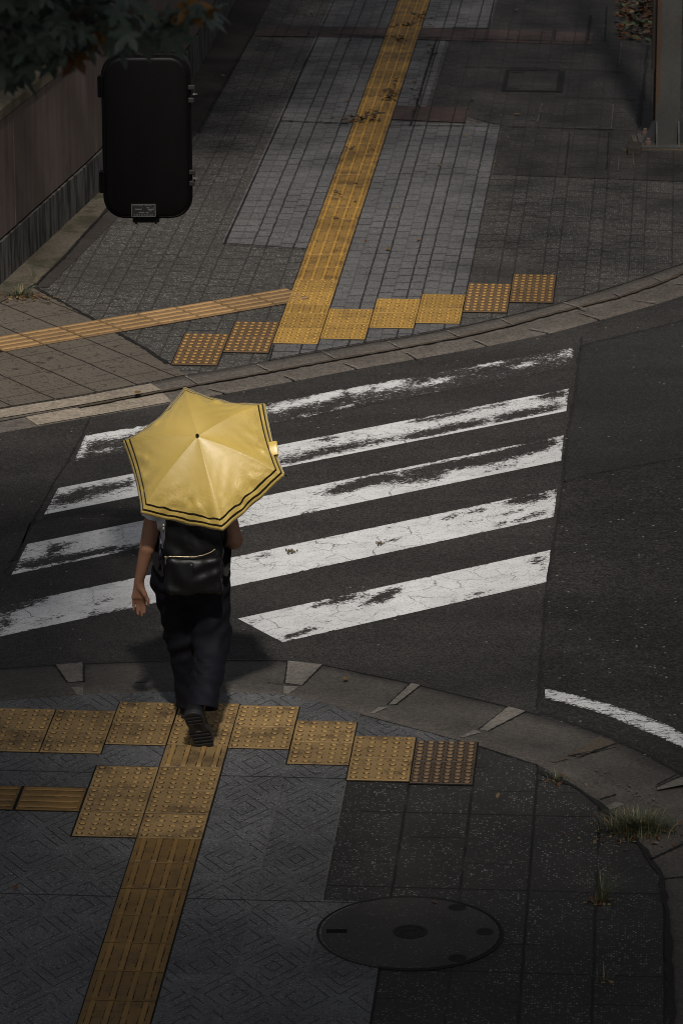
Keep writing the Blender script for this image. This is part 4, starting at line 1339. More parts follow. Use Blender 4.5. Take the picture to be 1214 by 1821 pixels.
crown = shade_points(near_light, (-3.3, 3.2), (12.0, 26.5), (9.2, 12.6), 0.20)
def twig_points():
    out, idx = [], []
    def put(px, py, Y):
        out.append(atY(px, py, Y)); idx.append(random.choices((0, 1, 2), (0.988, 0.010, 0.002))[0])
    for _ in range(560):
        x = random.triangular(-160, 270, 20); y = random.uniform(-160, 62 + 30 * math.exp(-((x - 60) / 50.0) ** 2))
        put(x, y, random.uniform(7.6, 8.5))
    for x, y, n, sx, sy in ((70, 85, 16, 22, 20), (20, 115, 10, 20, 18), (40, 100, 8, 18, 10), (205, 62, 12, 18, 14), (262, 52, 9, 16, 12), (300, 48, 7, 14, 10), (345, 28, 9, 16, 8), (370, 32, 4, 9, 8), (312, 72, 5, 7, 9), (215, 85, 4, 8, 8),
                            (130, 70, 10, 22, 12), (245, 80, 4, 8, 6), (5, 140, 6, 10, 12), (160, 30, 16, 30, 14), (110, 105, 6, 8, 7)):
        for _ in range(int(n * 1.6)): put(random.gauss(x, sx), random.gauss(y - 12, sy), random.uniform(7.7, 8.3))
    for x, y in ((118, 92), (135, 108), (142, 106), (260, 33), (312, 38), (352, 24), (363, 27), (22, 10), (12, 0), (185, 68)):
        out.append(atY(x, y - 8, 7.9)); idx.append(1 if random.random() < .75 else 2)
    return out, idx


tp, ti = twig_points()
lm = leaves_mesh('leaves', [loc(p) for p in tp], 0.046, 'maple', [MAT['leaf_dark'], MAT['leaf_amber'], MAT['leaf_rust']], ti, droop=0.7)
lo = bpy.data.objects.new('hanging_leaves', lm); COL.objects.link(lo); lo.parent = maple
lm2 = leaves_mesh('crown', [loc(p) for p in crown], 0.20, 'oval', [MAT['leaf_mid']], None, droop=0.1)
o = bpy.data.objects.new('crown', lm2); COL.objects.link(o); o.parent = maple


def far_light(x, y):
    t = 1 - (0.84 - 0.34 * sm((x - 0.5) / 0.9)) * sm((y - 29.3) / 7.0)
    t *= 1 - 0.50 * sm((x - 0.55) / 0.9) * sm((y - 26.5) / 2.5) * (1 - 0.6 * sm((y - 31) / 2))
    n = 0.72 + 0.4 * math.sin(x * 2.6 + 1.0) * math.sin(y * 1.3 + x)
    t *= 1 - min(0.93, 0.9 * n) * sm((-0.35 - x) / 0.8) * sm((y - 31.3) / 2.0)
    t *= 1 - 0.75 * sm((-1.75 - x) / 0.6) * sm((y - 27.5) / 2.0)
    return t


BT = Vector((-4.6, 33.5, 0))
back = empty('shade_tree', BT, 'unseen street tree behind the boarded wall, its leaves spread to dim the far pavement', 'tree')
limb_mesh('trunk', [([Vector(p) - BT for p in ((-4.6, 33.5, -.1), (-4.55, 33.4, 2.5), (-4.3, 33.2, 4.5), (-4.0, 32.8, 7.0), (-3.8, 32.5, 9.0))], 0.2, 0.06)] +
          [(wander(Vector((-4.3, 33.2, random.uniform(4, 6.5))) - BT, Vector(e) - BT, 6, 0.1), 0.06, 0.012) for e in ((-1.5, 31.5, 7.5), (0.5, 33, 8.2), (-2, 34.5, 8), (2.4, 30, 9), (-1, 28.6, 8.6), (-6, 31, 8), (-2.6, 30.0, 6.4))], MAT['bark'], back)
fc_ = shade_points(far_light, (-4.2, 4.2), (26.0, 42.5), (5.6, 9.0), 0.20)  # unseen leaves placed so the far ground darkens towards the view's edges
o = bpy.data.objects.new('crown', leaves_mesh('crown', [p - BT for p in fc_], 0.20, 'oval', [MAT['leaf_mid']], None, droop=0.1)); COL.objects.link(o); o.parent = back

# shrubs behind the wall
def shrub(name, c, rx, ry, h, n, label, m='leaf_shrub', size=0.07, lk='oval', cat='shrub', mats=None, group=None):
    e = empty(name, c, label, cat, group)
    pts = []
    cl = [Vector((random.uniform(-.6, .6) * rx, random.uniform(-.6, .6) * ry, random.uniform(.35, .8) * h)) for _ in range(9)]
    for _ in range(n):
        q = random.choice(cl)
        d = Vector((random.gauss(0, 1), random.gauss(0, 1), random.gauss(0, 1))).normalized() * random.uniform(.6, 1.0)
        p = q + Vector((d.x * rx * .42, d.y * ry * .42, d.z * h * .36))
        if p.z < 0.02: p.z = random.uniform(0.02, 0.2)
        pts.append(p)
    mats = mats or [MAT[m]]
    o = bpy.data.objects.new('leaves', leaves_mesh('leaves', pts, size, lk, mats, [random.randrange(len(mats)) if random.random() < .4 else 0 for _ in pts], droop=0.2)); COL.objects.link(o); o.parent = e
    limb_mesh('stem', [(wander((0, 0, 0), q, 4, .1), 0.018, 0.004) for q in cl], MAT['stem'], e)
    return e


for i, (x, y, h, lab) in enumerate(((-3.9, 29.6, 1.25, 'dark leafy shrub behind the wall where it meets the left edge'), (-3.2, 32.0, 1.35, 'dark leafy shrub behind the wall, just above the hanging maple leaves'),
                                    (-2.75, 34.2, 1.45, 'dark leafy shrub behind the wall, left of the signal box'), (-2.25, 36.6, 1.4, 'dark leafy shrub behind the wall at the very top'), (-4.6, 31.8, 1.5, 'dark leafy shrub in the back row behind the wall'))):
    shrub('shrub', (x, y, 0), 1.25, 1.5, h, 1500, lab, group='shrubs behind the wall')

# ivy and bush by the pillar
ivp = G(1150, 20)
shrub('ivy_bush', (3.25, 38.4, 0), 0.55, 1.6, 0.55, 1100, 'dark ivy bush growing behind the steel pillar', 'leaf_shrub', 0.05, group=None)
bm_pts = []
for _ in range(330):
    px, py = random.uniform(1098, 1165), random.uniform(-10, 68)
    if px < 1100 + 30 * random.random(): pass
    bm_pts.append(G(px, py, random.uniform(0.01, 0.05)))
o = bpy.data.objects.new('leaf_litter', leaves_mesh('leaf_litter', bm_pts, 0.075, 'oval', [MAT['leaf_rust'], MAT['leaf_mid'], MAT['stem'], MAT['leaf_straw']], [random.choices((0, 1, 2, 3), (.5, .2, .25, .05))[0] for _ in bm_pts], droop=0.0))
COL.objects.link(o)
tag(o, 'brown leaf litter and creeping ivy in the bed left of the pillar', 'leaf litter', kind='stuff')


# weeds
def tuft(name, c, n, L, spread, mats, label, cat='weed', lean=0.6, litter=30, group=None):
    e = empty(name, c, label, cat, group)
    v, f, mi = [], [], []
    for i in range(n):
        a = random.uniform(0, 2 * math.pi)
        r = abs(random.gauss(0, .5)) * spread
        b = Vector((r * math.cos(a), r * math.sin(a) * .7, 0))
        a2 = a + random.gauss(0, .7)
        out = Vector((math.cos(a2), math.sin(a2), 0))
        l = L * random.uniform(.45, 1.1); ln = lean * random.uniform(.3, 1.2)
        wd = Vector((-out.y, out.x, 0)) * random.uniform(.0016, .0036)
        k0 = len(v)
        for t in (0, .35, .7, 1.0):
            p = b + out * (ln * l * t * t) + Vector((0, 0, l * (t - .35 * ln * t * t)))
            wv_ = wd * (1 - t * .92)
            v += [p - wv_, p + wv_]
        mt = random.choices(range(len(mats)), [1.0] + [.25] * (len(mats) - 1))[0]
        for s_ in range(3):
            f.append((k0 + 2 * s_, k0 + 2 * s_ + 1, k0 + 2 * s_ + 3, k0 + 2 * s_ + 2)); mi.append(mt)
    me = mesh_py('blades', v, f)
    for m in mats: me.materials.append(m)
    me.polygons.foreach_set('material_index', mi)
    o = new_obj('blades', me, [], e)
    if litter:
        pts = [Vector((random.gauss(0, spread * .8), random.gauss(-spread * .35, spread * .4), random.uniform(.004, .018))) for _ in range(litter)]
        o = bpy.data.objects.new('dead_leaves', leaves_mesh('dead_leaves', pts, 0.028, 'oval', [MAT['leaf_rust'], MAT['leaf_straw']], [random.choice((0, 0, 1)) for _ in pts], droop=0.0))
        COL.objects.link(o); o.parent = e
    return e


MAT['grass'] = leaf_mat('grass_blade', (0.066, 0.080, 0.042))
MAT['grass2'] = leaf_mat('grass_blade_dry', (0.27, 0.20, 0.10))
GR = [MAT['grass'], MAT['grass2']]
tuft('grass_tuft', G(1135, 1478), 1000, 0.11, 0.17, GR, 'biggest bushy grass tuft at the kerb corner, with dead leaves around it', 'grass tuft', 0.9, 90)
tuft('grass_tuft', G(1068, 1605), 42, 0.20, 0.035, GR, 'thin grass tuft in a paving joint below the big tuft', 'grass tuft', 0.9, 26)
tuft('grass_tuft', G(990, 1388), 46, 0.06, 0.085, GR, 'low sparse weeds where the near kerb starts to curve', 'grass tuft', 1.0, 10)
tuft('grass_tuft', G(1075, 1745), 16, 0.08, 0.04, GR, 'tiny withered grass sprig beside a paving joint at the bottom right', 'grass tuft', 1.2, 6)
tuft('grass_tuft', G(38, 528), 170, 0.11, 0.14, GR, 'weedy tuft with rusty leaves at the foot of the boarded wall', 'grass tuft', 1.0, 110)
tuft('grass_tuft', G(62, 497), 14, 0.13, 0.03, GR, 'single upright sprig growing from the mossy strip by the wall', 'grass tuft', 0.5, 3)
tuft('grass_tuft', G(1113, 272), 22, 0.06, 0.03, GR, 'small green weed beside the stone block at the pillar foot', 'grass tuft', 0.8, 2)

# fallen leaves: one mesh per kind, copied
LEAF_ME = [leaves_mesh('fallen_leaf', [Vector((0, 0, 0.012))], 0.055, 'oval', [MAT[k]], None, droop=0.0, curl=0.5) for k in ('leaf_straw', 'leaf_amber', 'leaf_rust')]


def fallen(px, py, k, label, group, sc=1.0, z=0.006):
    o = bpy.data.objects.new('fallen_leaf', LEAF_ME[k]); COL.objects.link(o)
    o.location = G(px, py, z); o.rotation_euler = (0, 0, random.uniform(0, 6.28)); o.scale = (sc, sc, sc)
    tag(o, label, 'leaf', group)


LG1 = 'small dry leaves on the upper part of the far pavement'
for (x, y, k) in ((512, 24, 1), (540, 26, 0), (502, 28, 1), (552, 38, 0), (548, 46, 2), (553, 26, 0), (600, 8, 1), (596, 27, 2), (606, 52, 0), (614, 77, 2), (627, 72, 0), (507, 162, 0), (502, 209, 2), (547, 61, 2), (615, 60, 2), (465, 122, 0),
                  (550, 109, 2), (620, 181, 1), (600, 191, 0), (917, 19, 1), (774, 47, 1), (774, 86, 2), (839, 180, 0), (925, 205, 1), (900, 245, 0), (760, 118, 2), (575, 216, 2), (640, 20, 0), (665, 15, 0), (680, 30, 2), (392, 135, 0), (640, 118, 2)):
    fallen(x, y, k, 'small dry leaf lying on the upper part of the far pavement', LG1, random.uniform(.7, 1.2))
LG2 = 'dry leaves on the far pavement nearer the kerb'
for (x, y, k) in ((691, 447, 1), (513, 420, 0), (595, 428, 2), (742, 430, 1), (460, 327, 2), (590, 314, 2), (648, 428, 2), (700, 370, 0), (832, 243, 1), (777, 294, 0), (860, 247, 2), (880, 290, 1)):
    fallen(x, y, k, 'dry leaf lying on the far pavement between the guide strip and the kerb tiles', LG2, random.uniform(.6, 1.0))
LG3 = 'brown leaves on the far guide strip'
for (x, y, k) in ((622, 265, 2), (634, 328, 2), (591, 388, 2), (633, 360, 2), (655, 266, 2), (668, 208, 2), (697, 150, 2), (690, 175, 2), (710, 77, 2), (735, 60, 2), (722, 40, 2), (745, 26, 2), (648, 205, 2), (660, 201, 2), (640, 213, 2), (626, 274, 2)):
    fallen(x, y, k, 'brown dead leaf stuck on the far yellow guide strip', LG3, random.uniform(.8, 1.4), 0.012)
fallen(617, 1207, 1, 'orange dry leaf lying on the near gutter', None, 0.9, -0.012)
fallen(250, 700, 1, 'rusty leaf on the pale kerb block at the driveway', None, 1.4, 0.008)
fallen(886, 1412, 0, 'straw coloured sliver of leaf on the near dark paving', None, 0.7)
fallen(766, 1605, 2, 'brown leaf at the upper edge of the manhole cover', None, 0.7, 0.012)
fallen(328, 1253, 2, 'dark red leaf beside the heel of the shoe', None, 0.7, 0.012)
fallen(30, 1577, 2, 'dark brown leaf on the pale paving at the lower left edge', None, 0.8)
tuftm = None
bm = bmesh.new()
for k in range(26):
    p = Vector((random.gauss(0, .022), random.gauss(0, .030), random.uniform(0.002, 0.014)))
    bmesh.ops.create_icosphere(bm, subdivisions=1, radius=random.uniform(.004, .007), matrix=Matrix.Translation(p * 0.62))
MAT['olive'] = simple('olive_debris', (0.085, 0.068, 0.040), 0.9)
o = from_bm('debris_clump', bm, MAT['olive']); o.location = G(517, 981, -0.031)
tag(o, 'larger olive clump of debris on the fourth white stripe', 'debris')
o2 = o.copy(); COL.objects.link(o2); o2.location = G(675, 967, -0.031); o2.scale = (.7, .8, 1)
tag(o2, 'smaller olive clump of debris on the fourth white stripe, farther right', 'debris')

# dark leaf mush on the far strip and along its joint
mush = []
for (cx, cy, n, sx, sy) in ((640, 211, 60, 18, 4), (665, 203, 30, 8, 6), (692, 172, 26, 6, 5), (712, 72, 24, 6, 6), (745, 26, 30, 10, 6), (727, 45, 30, 14, 3), (700, 150, 10, 3, 10), (742, 170, 14, 2.5, 14), (765, 100, 10, 2.5, 14), (690, 165, 14, 4, 6), (622, 264, 10, 5, 3), (605, 345, 8, 6, 5)):
    for _ in range(n):
        mush.append(G(random.gauss(cx, sx), random.gauss(cy, sy), random.uniform(.008, .02)))
o = bpy.data.objects.new('leaf_litter', leaves_mesh('leaf_litter', mush, 0.05, 'oval', [MAT['stem'], MAT['leaf_rust']], [random.choice((0, 0, 0, 1)) for _ in mush], droop=0.0)); COL.objects.link(o)
tag(o, 'dark rotting leaf litter scattered across the far guide strip', 'leaf litter', kind='stuff')

# ------------------------------------------------------------------ pedestrian signal seen from behind
SY = 20.0
def sp(px, py, dy=0.0):
    q = atY(px, py, SY); q.y += dy; return q


MAT['black_box'] = None
m = Mat('black_painted_housing', 0.45, 0.16)
ns = m.noise(26, 4, 0.65, v=m.vec(m.x, m.y, m.mul(m.z, 0.06)))
MAT['black_box'] = m.out(m.gray(m.add(0.5, m.mul(ns, 1.0)), (0.0034, 0.0029, 0.0029)), ns, 0.12, 0.003)
MAT['plate'] = simple('nameplate_black', (0.020, 0.020, 0.020), 0.5)
MAT['plate_line'] = simple('nameplate_silver', (0.16, 0.16, 0.155), 0.5, 0.5, 0.3)
MAT['galv'] = simple('dark_galvanised_pipe', (0.035, 0.032, 0.030), 0.5, 0.5, 0.4)
cA, cB = sp(184, 390), sp(339, 98)
bw, bz0, bz1 = (cB.x - cA.x), cA.z, cB.z + 0.0
bcx = (cA.x + cB.x) / 2
sig = empty('pedestrian_signal', (bcx, SY, bz0), 'black pedestrian signal head seen from behind, hanging under the maple leaves', 'traffic signal')
H = bz1 - bz0


def rrect(hw, z0, z1, r, y, n=8):
    out = []
    for (cx, cz, a0) in ((hw - r, z0 + r, -90), (hw - r, z1 - r, 0), (-hw + r, z1 - r, 90), (-hw + r, z0 + r, 180)):
        for k in range(n + 1):
            a = math.radians(a0 + 90 * k / n)
            out.append((cx + r * math.cos(a), y, cz + r * math.sin(a)))
    return out


def rloft(bm, prof, hw, z0, z1, r, cap0=True, cap1=True):
    rings = []
    for y, g in prof:
        rings.append([bm.verts.new(p) for p in rrect(hw + g, z0 - g, z1 + g, r + g, y)])
    for a, b in zip(rings, rings[1:]):
        n = len(a)
        for k in range(n): bm.faces.new((a[k], a[(k + 1) % n], b[(k + 1) % n], b[k]))
    if cap0: bm.faces.new(rings[0])
    if cap1: bm.faces.new(rings[-1][::-1])


hw = bw / 2
R0 = 0.105
bm = bmesh.new()
rloft(bm, [(0.05, 0.0), (0.06, 0.004), (0.16, 0.0), (0.172, -0.012), (0.175, -0.03)], hw - .004, 0.0, H, R0)
from_bm('housing', bm, MAT['black_box'], sig, True)
bm = bmesh.new()
rloft(bm, [(0.0, -0.030), (0.002, -0.020), (0.008, -0.012), (0.026, -0.006), (0.034, -0.004), (0.036, 0.003), (0.046, 0.004), (0.049, 0.0)], hw - .004, 0.0, H, R0)
dr = from_bm('back_door', bm, MAT['black_box'], sig, True)
dr.data.set_sharp_from_angle(angle=math.radians(40))
for py0, py1, pxl in ((137, 176, 174), (307, 346, 177)):
    a, b = sp(pxl, py1), sp(187, py0)
    bm = bmesh.new()
    box(bm, a.x - bcx, b.x - bcx + .01, 0.03, 0.065, a.z - bz0, b.z - bz0, 0.004, 1)
    zc_ = (a.z + b.z) / 2 - bz0
    tube(bm, [(a.x - bcx + .006, .03, a.z - bz0 + .004), (a.x - bcx + .006, .03, b.z - bz0 - .004)], .008, 8)
    from_bm('hinge', bm, MAT['black_box'], sig)
for py0, py1, pxr in ((153, 184, 349), (304, 332, 350)):
    a, b = sp(336, py1), sp(pxr, py0)
    x0, x1, z0_, z1_ = a.x - bcx, b.x - bcx, a.z - bz0, b.z - bz0
    bm = bmesh.new()
    box(bm, x0 - .01, x1 - .008, 0.012, 0.035, z1_ - .022, z1_, .003, 1)
    box(bm, x0 - .01, x1 - .012, 0.012, 0.04, z0_, z0_ + .024, .003, 1)
    box(bm, x1 - .014, x1 - .008, 0.014, 0.03, z0_ + .02, z1_ - .006, .002, 1)
    lt = from_bm('latch', bm, MAT['galv'], sig)
    bm = bmesh.new()
    zc_ = (z0_ + z1_) / 2
    tube(bm, [(x1 - .012, .002, zc_), (x1 - .012, .03, zc_)], .005, 8)
    tube(bm, [(x1 - .02, .006, zc_), (x1 + .006, .006, zc_ + .002)], .0035, 6)
    from_bm('wing_nut', bm, MAT['plate_line'], lt, True)
# nameplate
a, b = sp(234, 385.5), sp(277, 362.5)
nx0, nx1, nz0, nz1 = a.x - bcx, b.x - bcx, a.z - bz0, b.z - bz0
bm = bmesh.new()
box(bm, nx0, nx1, -0.0035, 0.004, nz0, nz1, 0.0008, 1)
plate = from_bm('nameplate', bm, MAT['plate'], sig)
bm = bmesh.new()
W_, H_ = nx1 - nx0, nz1 - nz0
def pb(u0, u1, v0, v1): box(bm, nx0 + u0 * W_, nx0 + u1 * W_, -0.0048, -0.0032, nz1 - v1 * H_, nz1 - v0 * H_)
pb(0, 1, 0, .05); pb(0, 1, .95, 1); pb(0, .03, .05, .95); pb(.97, 1, .05, .95)
for u, v_ in ((.0, .02), (.93, .02), (.0, .88), (.93, .88)): pb(u + .005, u + .065, v_ + .04, v_ + .09)
for k in range(5):
    for q in range(3): pb(.12 + .075 * k + .018 * q, .132 + .075 * k + .018 * q, .07, .16)
for k in range(5):
    for q in range(2): pb(.56 + .06 * k + .02 * q, .575 + .06 * k + .02 * q, .08, .16)
pb(.15, .43, .36, .46); pb(.62, .75, .26, .33); pb(.68, .93, .37, .47); pb(.90, .935, .25, .40); pb(.72, .84, .50, .56)
pb(.30, .54, .62, .71); pb(.60, .71, .62, .71)
for k in range(6):
    for q in range(3): pb(.11 + .103 * k + .02 * q, .122 + .103 * k + .02 * q, .76 + .03 * (q % 2), .91)
for q in range(5): pb(.74 + .033 * q, .752 + .033 * q, .77, .92)
from_bm('lettering', bm, MAT['plate_line'], plate)
bm = bmesh.new()
a, b = sp(236, 398), sp(283, 388)
box(bm, a.x - bcx, b.x - bcx, 0.02, 0.11, -(bz0 - a.z), 0.004, 0.004, 1)
box(bm, a.x - bcx + .012, a.x - bcx + .022, 0.018, 0.03, -(bz0 - a.z) - .006, -(bz0 - a.z) + .01)
box(bm, b.x - bcx - .022, b.x - bcx - .012, 0.018, 0.03, -(bz0 - a.z) - .006, -(bz0 - a.z) + .01)
from_bm('bottom_bracket', bm, MAT['black_box'], sig)
ctop = sp(254, 97)
ccx = ctop.x - bcx
bm = bmesh.new()
for i in range(5):
    rr = 0.062 if i % 2 == 0 else 0.052
    tube(bm, [(ccx, .09, H - .01 + .016 * i), (ccx, .09, H + .006 + .016 * i)], rr, 24)
from_bm('threaded_collar', bm, MAT['galv'], sig, False)
for k in range(2):                                     # the lit side faces away: hooded windows
    bm = bmesh.new()
    z0_ = 0.06 + k * (H / 2 - .02)
    box(bm, -hw + .05, hw - .05, 0.172, 0.18, z0_, z0_ + H / 2 - .1, .004, 1)
    ln = from_bm('lamp_window', bm, simple('lamp_glass', (0.03, 0.03, 0.035), 0.2), sig)
    bm = bmesh.new()
    box(bm, -hw + .04, hw - .04, 0.172, 0.27, z0_ + H / 2 - .095, z0_ + H / 2 - .088)
    box(bm, -hw + .04, -hw + .047, 0.172, 0.25, z0_ + .04, z0_ + H / 2 - .0955)
    box(bm, hw - .047, hw - .04, 0.172, 0.25, z0_ + .04, z0_ + H / 2 - .0955)
    from_bm('visor', bm, MAT['black_box'], sig)
arm_z = atY(250, 50, SY).z
armr = 0.036
pole = empty('signal_pole', (-2.02, SY - .55, 0), 'dark signal pole at the left edge whose arm carries the signal', 'pole')
bm = bmesh.new()
tube(bm, [(0, 0, 0.0), (0, 0, 0.5), (0, 0, 5.2)], [0.07, 0.068, 0.055], 20)
from_bm('shaft', bm, MAT['galv'], pole, True)
bm = bmesh.new()
tube(bm, [(0, 0, arm_z), (0.42, .52, arm_z), (0.62, .64, arm_z), (atY(309, 50, SY).x + 2.02, .64, arm_z)], armr, 16)
tube(bm, [(ctop.x + 2.02, .64, bz1 + .06), (ctop.x + 2.02, .64, arm_z)], 0.03, 12)
from_bm('arm', bm, MAT['galv'], pole, True)


# ------------------------------------------------------------------ smooth solid modelling for the person
class Field:
    def __init__(s, lo, hi, h):
        s.lo = np.array(lo, np.float32); s.h = h
        s.n = np.ceil((np.array(hi) - np.array(lo)) / h).astype(int) + 1
        s.ax = [s.lo[i] + h * np.arange(s.n[i], dtype=np.float32) for i in range(3)]
        s.F = np.full(s.n, 0.5, np.float32)

    def win(s, lo, hi):
        sl = []
        for i in range(3):
            a = int(np.clip(np.floor((lo[i] - s.lo[i]) / s.h), 0, s.n[i] - 1)); b = int(np.clip(np.ceil((hi[i] - s.lo[i]) / s.h) + 1, a + 1, s.n[i]))
            sl.append(slice(a, b))
        X = s.ax[0][sl[0]][:, None, None]; Y = s.ax[1][sl[1]][None, :, None]; Z = s.ax[2][sl[2]][None, None, :]
        return tuple(sl), X, Y, Z

    def comb(s, sl, d, k, op):
        a = s.F[sl]
        if op == 'sub':
            hh = np.maximum(k - np.abs(-d - a), 0) / max(k, 1e-6)
            s.F[sl] = np.maximum(a, -d) + hh * hh * k * .25
        else:
            hh = np.maximum(k - np.abs(d - a), 0) / max(k, 1e-6)
            s.F[sl] = np.minimum(a, d) - hh * hh * k * .25

    def cap(s, a, b, ra, rb=None, k=0.02, op='add', flat=None):
        rb = ra if rb is None else rb
        a = np.array(a, np.float32); b = np.array(b, np.float32)
        mg = max(ra, rb) + k + 3 * s.h + 0.02
        sl, X, Y, Z = s.win(np.minimum(a, b) - mg, np.maximum(a, b) + mg)
        ba = b - a
        L2 = max(float(ba @ ba), 1e-9)
        t = np.clip(((X - a[0]) * ba[0] + (Y - a[1]) * ba[1] + (Z - a[2]) * ba[2]) / L2, 0, 1)
        dx, dy, dz = X - a[0] - t * ba[0], Y - a[1] - t * ba[1], Z - a[2] - t * ba[2]
        if flat is not None: dx, dy, dz = dx * flat[0], dy * flat[1], dz * flat[2]
        d = np.sqrt(dx * dx + dy * dy + dz * dz) - (ra + (rb - ra) * t)
        s.comb(sl, d, k, op)

    def ell(s, c, r, k=0.02, op='add'):
        c = np.array(c, np.float32); r = np.array(r, np.float32)
        mg = r + k + 3 * s.h + 0.02
        sl, X, Y, Z = s.win(c - mg, c + mg)
        q = [(X - c[0]) / r[0], (Y - c[1]) / r[1], (Z - c[2]) / r[2]]
        k0 = np.sqrt(q[0] ** 2 + q[1] ** 2 + q[2] ** 2) + 1e-6
        k1 = np.sqrt((q[0] / r[0]) ** 2 + (q[1] / r[1]) ** 2 + (q[2] / r[2]) ** 2) + 1e-6
        s.comb(sl, (k0 * (k0 - 1) / k1).astype(np.float32), k, op)

    def rbox(s, c, hf, r, k=0.02, op='add', fn=None):
        c = np.array(c, np.float32); hf = np.array(hf, np.float32)
        mg = hf + k + 3 * s.h + 0.02
        sl, X, Y, Z = s.win(c - mg, c + mg)
        sc = 1.0 if fn is None else fn(Z)
        q = [np.abs(X - c[0]) / sc - hf[0] + r, np.abs(Y - c[1]) - hf[1] + r, np.abs(Z - c[2]) - hf[2] + r]
        q = np.broadcast_arrays(*q)
        d = np.sqrt(np.maximum(q[0], 0) ** 2 + np.maximum(q[1], 0) ** 2 + np.maximum(q[2], 0) ** 2) + np.minimum(np.maximum(np.maximum(q[0], q[1]), q[2]), 0) - r
        s.comb(sl, d.astype(np.float32), k, op)

    def half(s, p, n, lo, hi):
        """keep only the side of the plane against n, inside a window"""
        sl, X, Y, Z = s.win(np.array(lo), np.array(hi))
        d = (X - p[0]) * n[0] + (Y - p[1]) * n[1] + (Z - p[2]) * n[2]
        s.F[sl] = np.maximum(s.F[sl], d.astype(np.float32))

    def disp(s, fn):
        X, Y, Z = s.ax[0][:, None, None], s.ax[1][None, :, None], s.ax[2][None, None, :]
        s.F += fn(X, Y, Z).astype(np.float32)

    def mesh(s, name):
        F = s.F
        I = (F < 0)
        I[0], I[-1] = False, False
        I[:, 0], I[:, -1] = False, False
        I[:, :, 0], I[:, :, -1] = False, False
        cnt = np.zeros(np.array(F.shape) - 1, np.int8)
        for dx in (0, 1):
            for dy in (0, 1):
                for dz in (0, 1):
                    cnt += I[dx:F.shape[0] - 1 + dx, dy:F.shape[1] - 1 + dy, dz:F.shape[2] - 1 + dz]
        act = (cnt > 0) & (cnt < 8)
        ii, jj, kk = np.nonzero(act)
        idx = -np.ones(act.shape, np.int64)
        idx[ii, jj, kk] = np.arange(len(ii))
        acc = np.zeros((len(ii), 3)); num = np.zeros(len(ii))
        cor = [(a, b, c) for a in (0, 1) for b in (0, 1) for c in (0, 1)]
        for ca in cor:
            for ax in range(3):
                if ca[ax] == 1: continue
                cb = list(ca); cb[ax] = 1
                fa = F[ii + ca[0], jj + ca[1], kk + ca[2]]; fb = F[ii + cb[0], jj + cb[1], kk + cb[2]]
                ia = I[ii + ca[0], jj + ca[1], kk + ca[2]]; ib = I[ii + cb[0], jj + cb[1], kk + cb[2]]
                mk = ia != ib
                t = np.clip(fa / np.where(np.abs(fa - fb) < 1e-9, 1e-9, fa - fb), 0, 1)
                p = np.stack([np.full(len(ii), float(ca[0])), np.full(len(ii), float(ca[1])), np.full(len(ii), float(ca[2]))], 1)
                p[:, ax] += t
                acc[mk] += p[mk]; num[mk] += 1
        vv = (acc / num[:, None] + np.stack([ii, jj, kk], 1)) * s.h + s.lo
        quads = []
        for ax in range(3):
            o1, o2 = (ax + 1) % 3, (ax + 2) % 3
            sa = [slice(None)] * 3; sb = [slice(None)] * 3
            sa[ax] = slice(0, F.shape[ax] - 1); sb[ax] = slice(1, F.shape[ax])
            ch = I[tuple(sa)] != I[tuple(sb)]
            e = np.stack(np.nonzero(ch), 1)
            e = e[(e[:, o1] > 0) & (e[:, o2] > 0)]
            ina = I[tuple(e.T)]
            q = []
            for d1, d2 in ((-1, -1), (0, -1), (0, 0), (-1, 0)):
                c = e.copy(); c[:, o1] += d1; c[:, o2] += d2
                c = np.minimum(c, np.array(act.shape) - 1)
                q.append(idx[c[:, 0], c[:, 1], c[:, 2]])
            q = np.stack(q, 1)
            q[~ina] = q[~ina][:, ::-1]
            quads.append(q)
        quads = np.concatenate(quads)
        quads = quads[(quads >= 0).all(1)]
        me = bpy.data.meshes.new(name)
        me.vertices.add(len(vv)); me.vertices.foreach_set('co', vv.astype(np.float32).ravel())
        me.loops.add(quads.size); me.loops.foreach_set('vertex_index', quads.astype(np.int32).ravel())
        me.polygons.add(len(quads)); me.polygons.foreach_set('loop_start', np.arange(0, quads.size, 4, dtype=np.int32)); me.polygons.foreach_set('loop_total', np.full(len(quads), 4, np.int32))
        me.update(calc_edges=True); me.validate()
        me.shade_smooth()
        return me


PO = Vector((-0.735, 19.2, 0.0))
person = empty('person', PO, 'person walking away in a white top and dark navy trousers, holding the yellow umbrella', 'person')

# umbrella geometry is needed first: where the hand grips the shaft
UC = Vector((-0.6655, 19.1504, 1.4127))
_e, _a = math.radians(45), math.radians(-8)
UN = Vector((math.sin(_a) * math.cos(_e), -math.cos(_a) * math.cos(_e), math.sin(_e)))
U1 = Vector((0, 0, 1)).cross(UN).normalized()
U2 = UN.cross(U1)
HG = UC - UN * 0.33 - PO          # grip centre, person coordinates
HGn, UNn = np.array(HG), np.array(UN)

MAT['skin'] = None
m = Mat('skin', 0.5, 0.4)
n1 = m.noise(18, 4, 0.6); n2 = m.noise(160, 2, 0.6)
MAT['skin'] = m.out(m.gray(m.add(0.82, m.mul(n1, 0.36)), (0.30, 0.155, 0.097)), n2, 0.08, 0.002)
m.b.inputs['Subsurface Weight'].default_value = 0.08
m.b.inputs['Subsurface Radius'].default_value = (0.02, 0.008, 0.004)


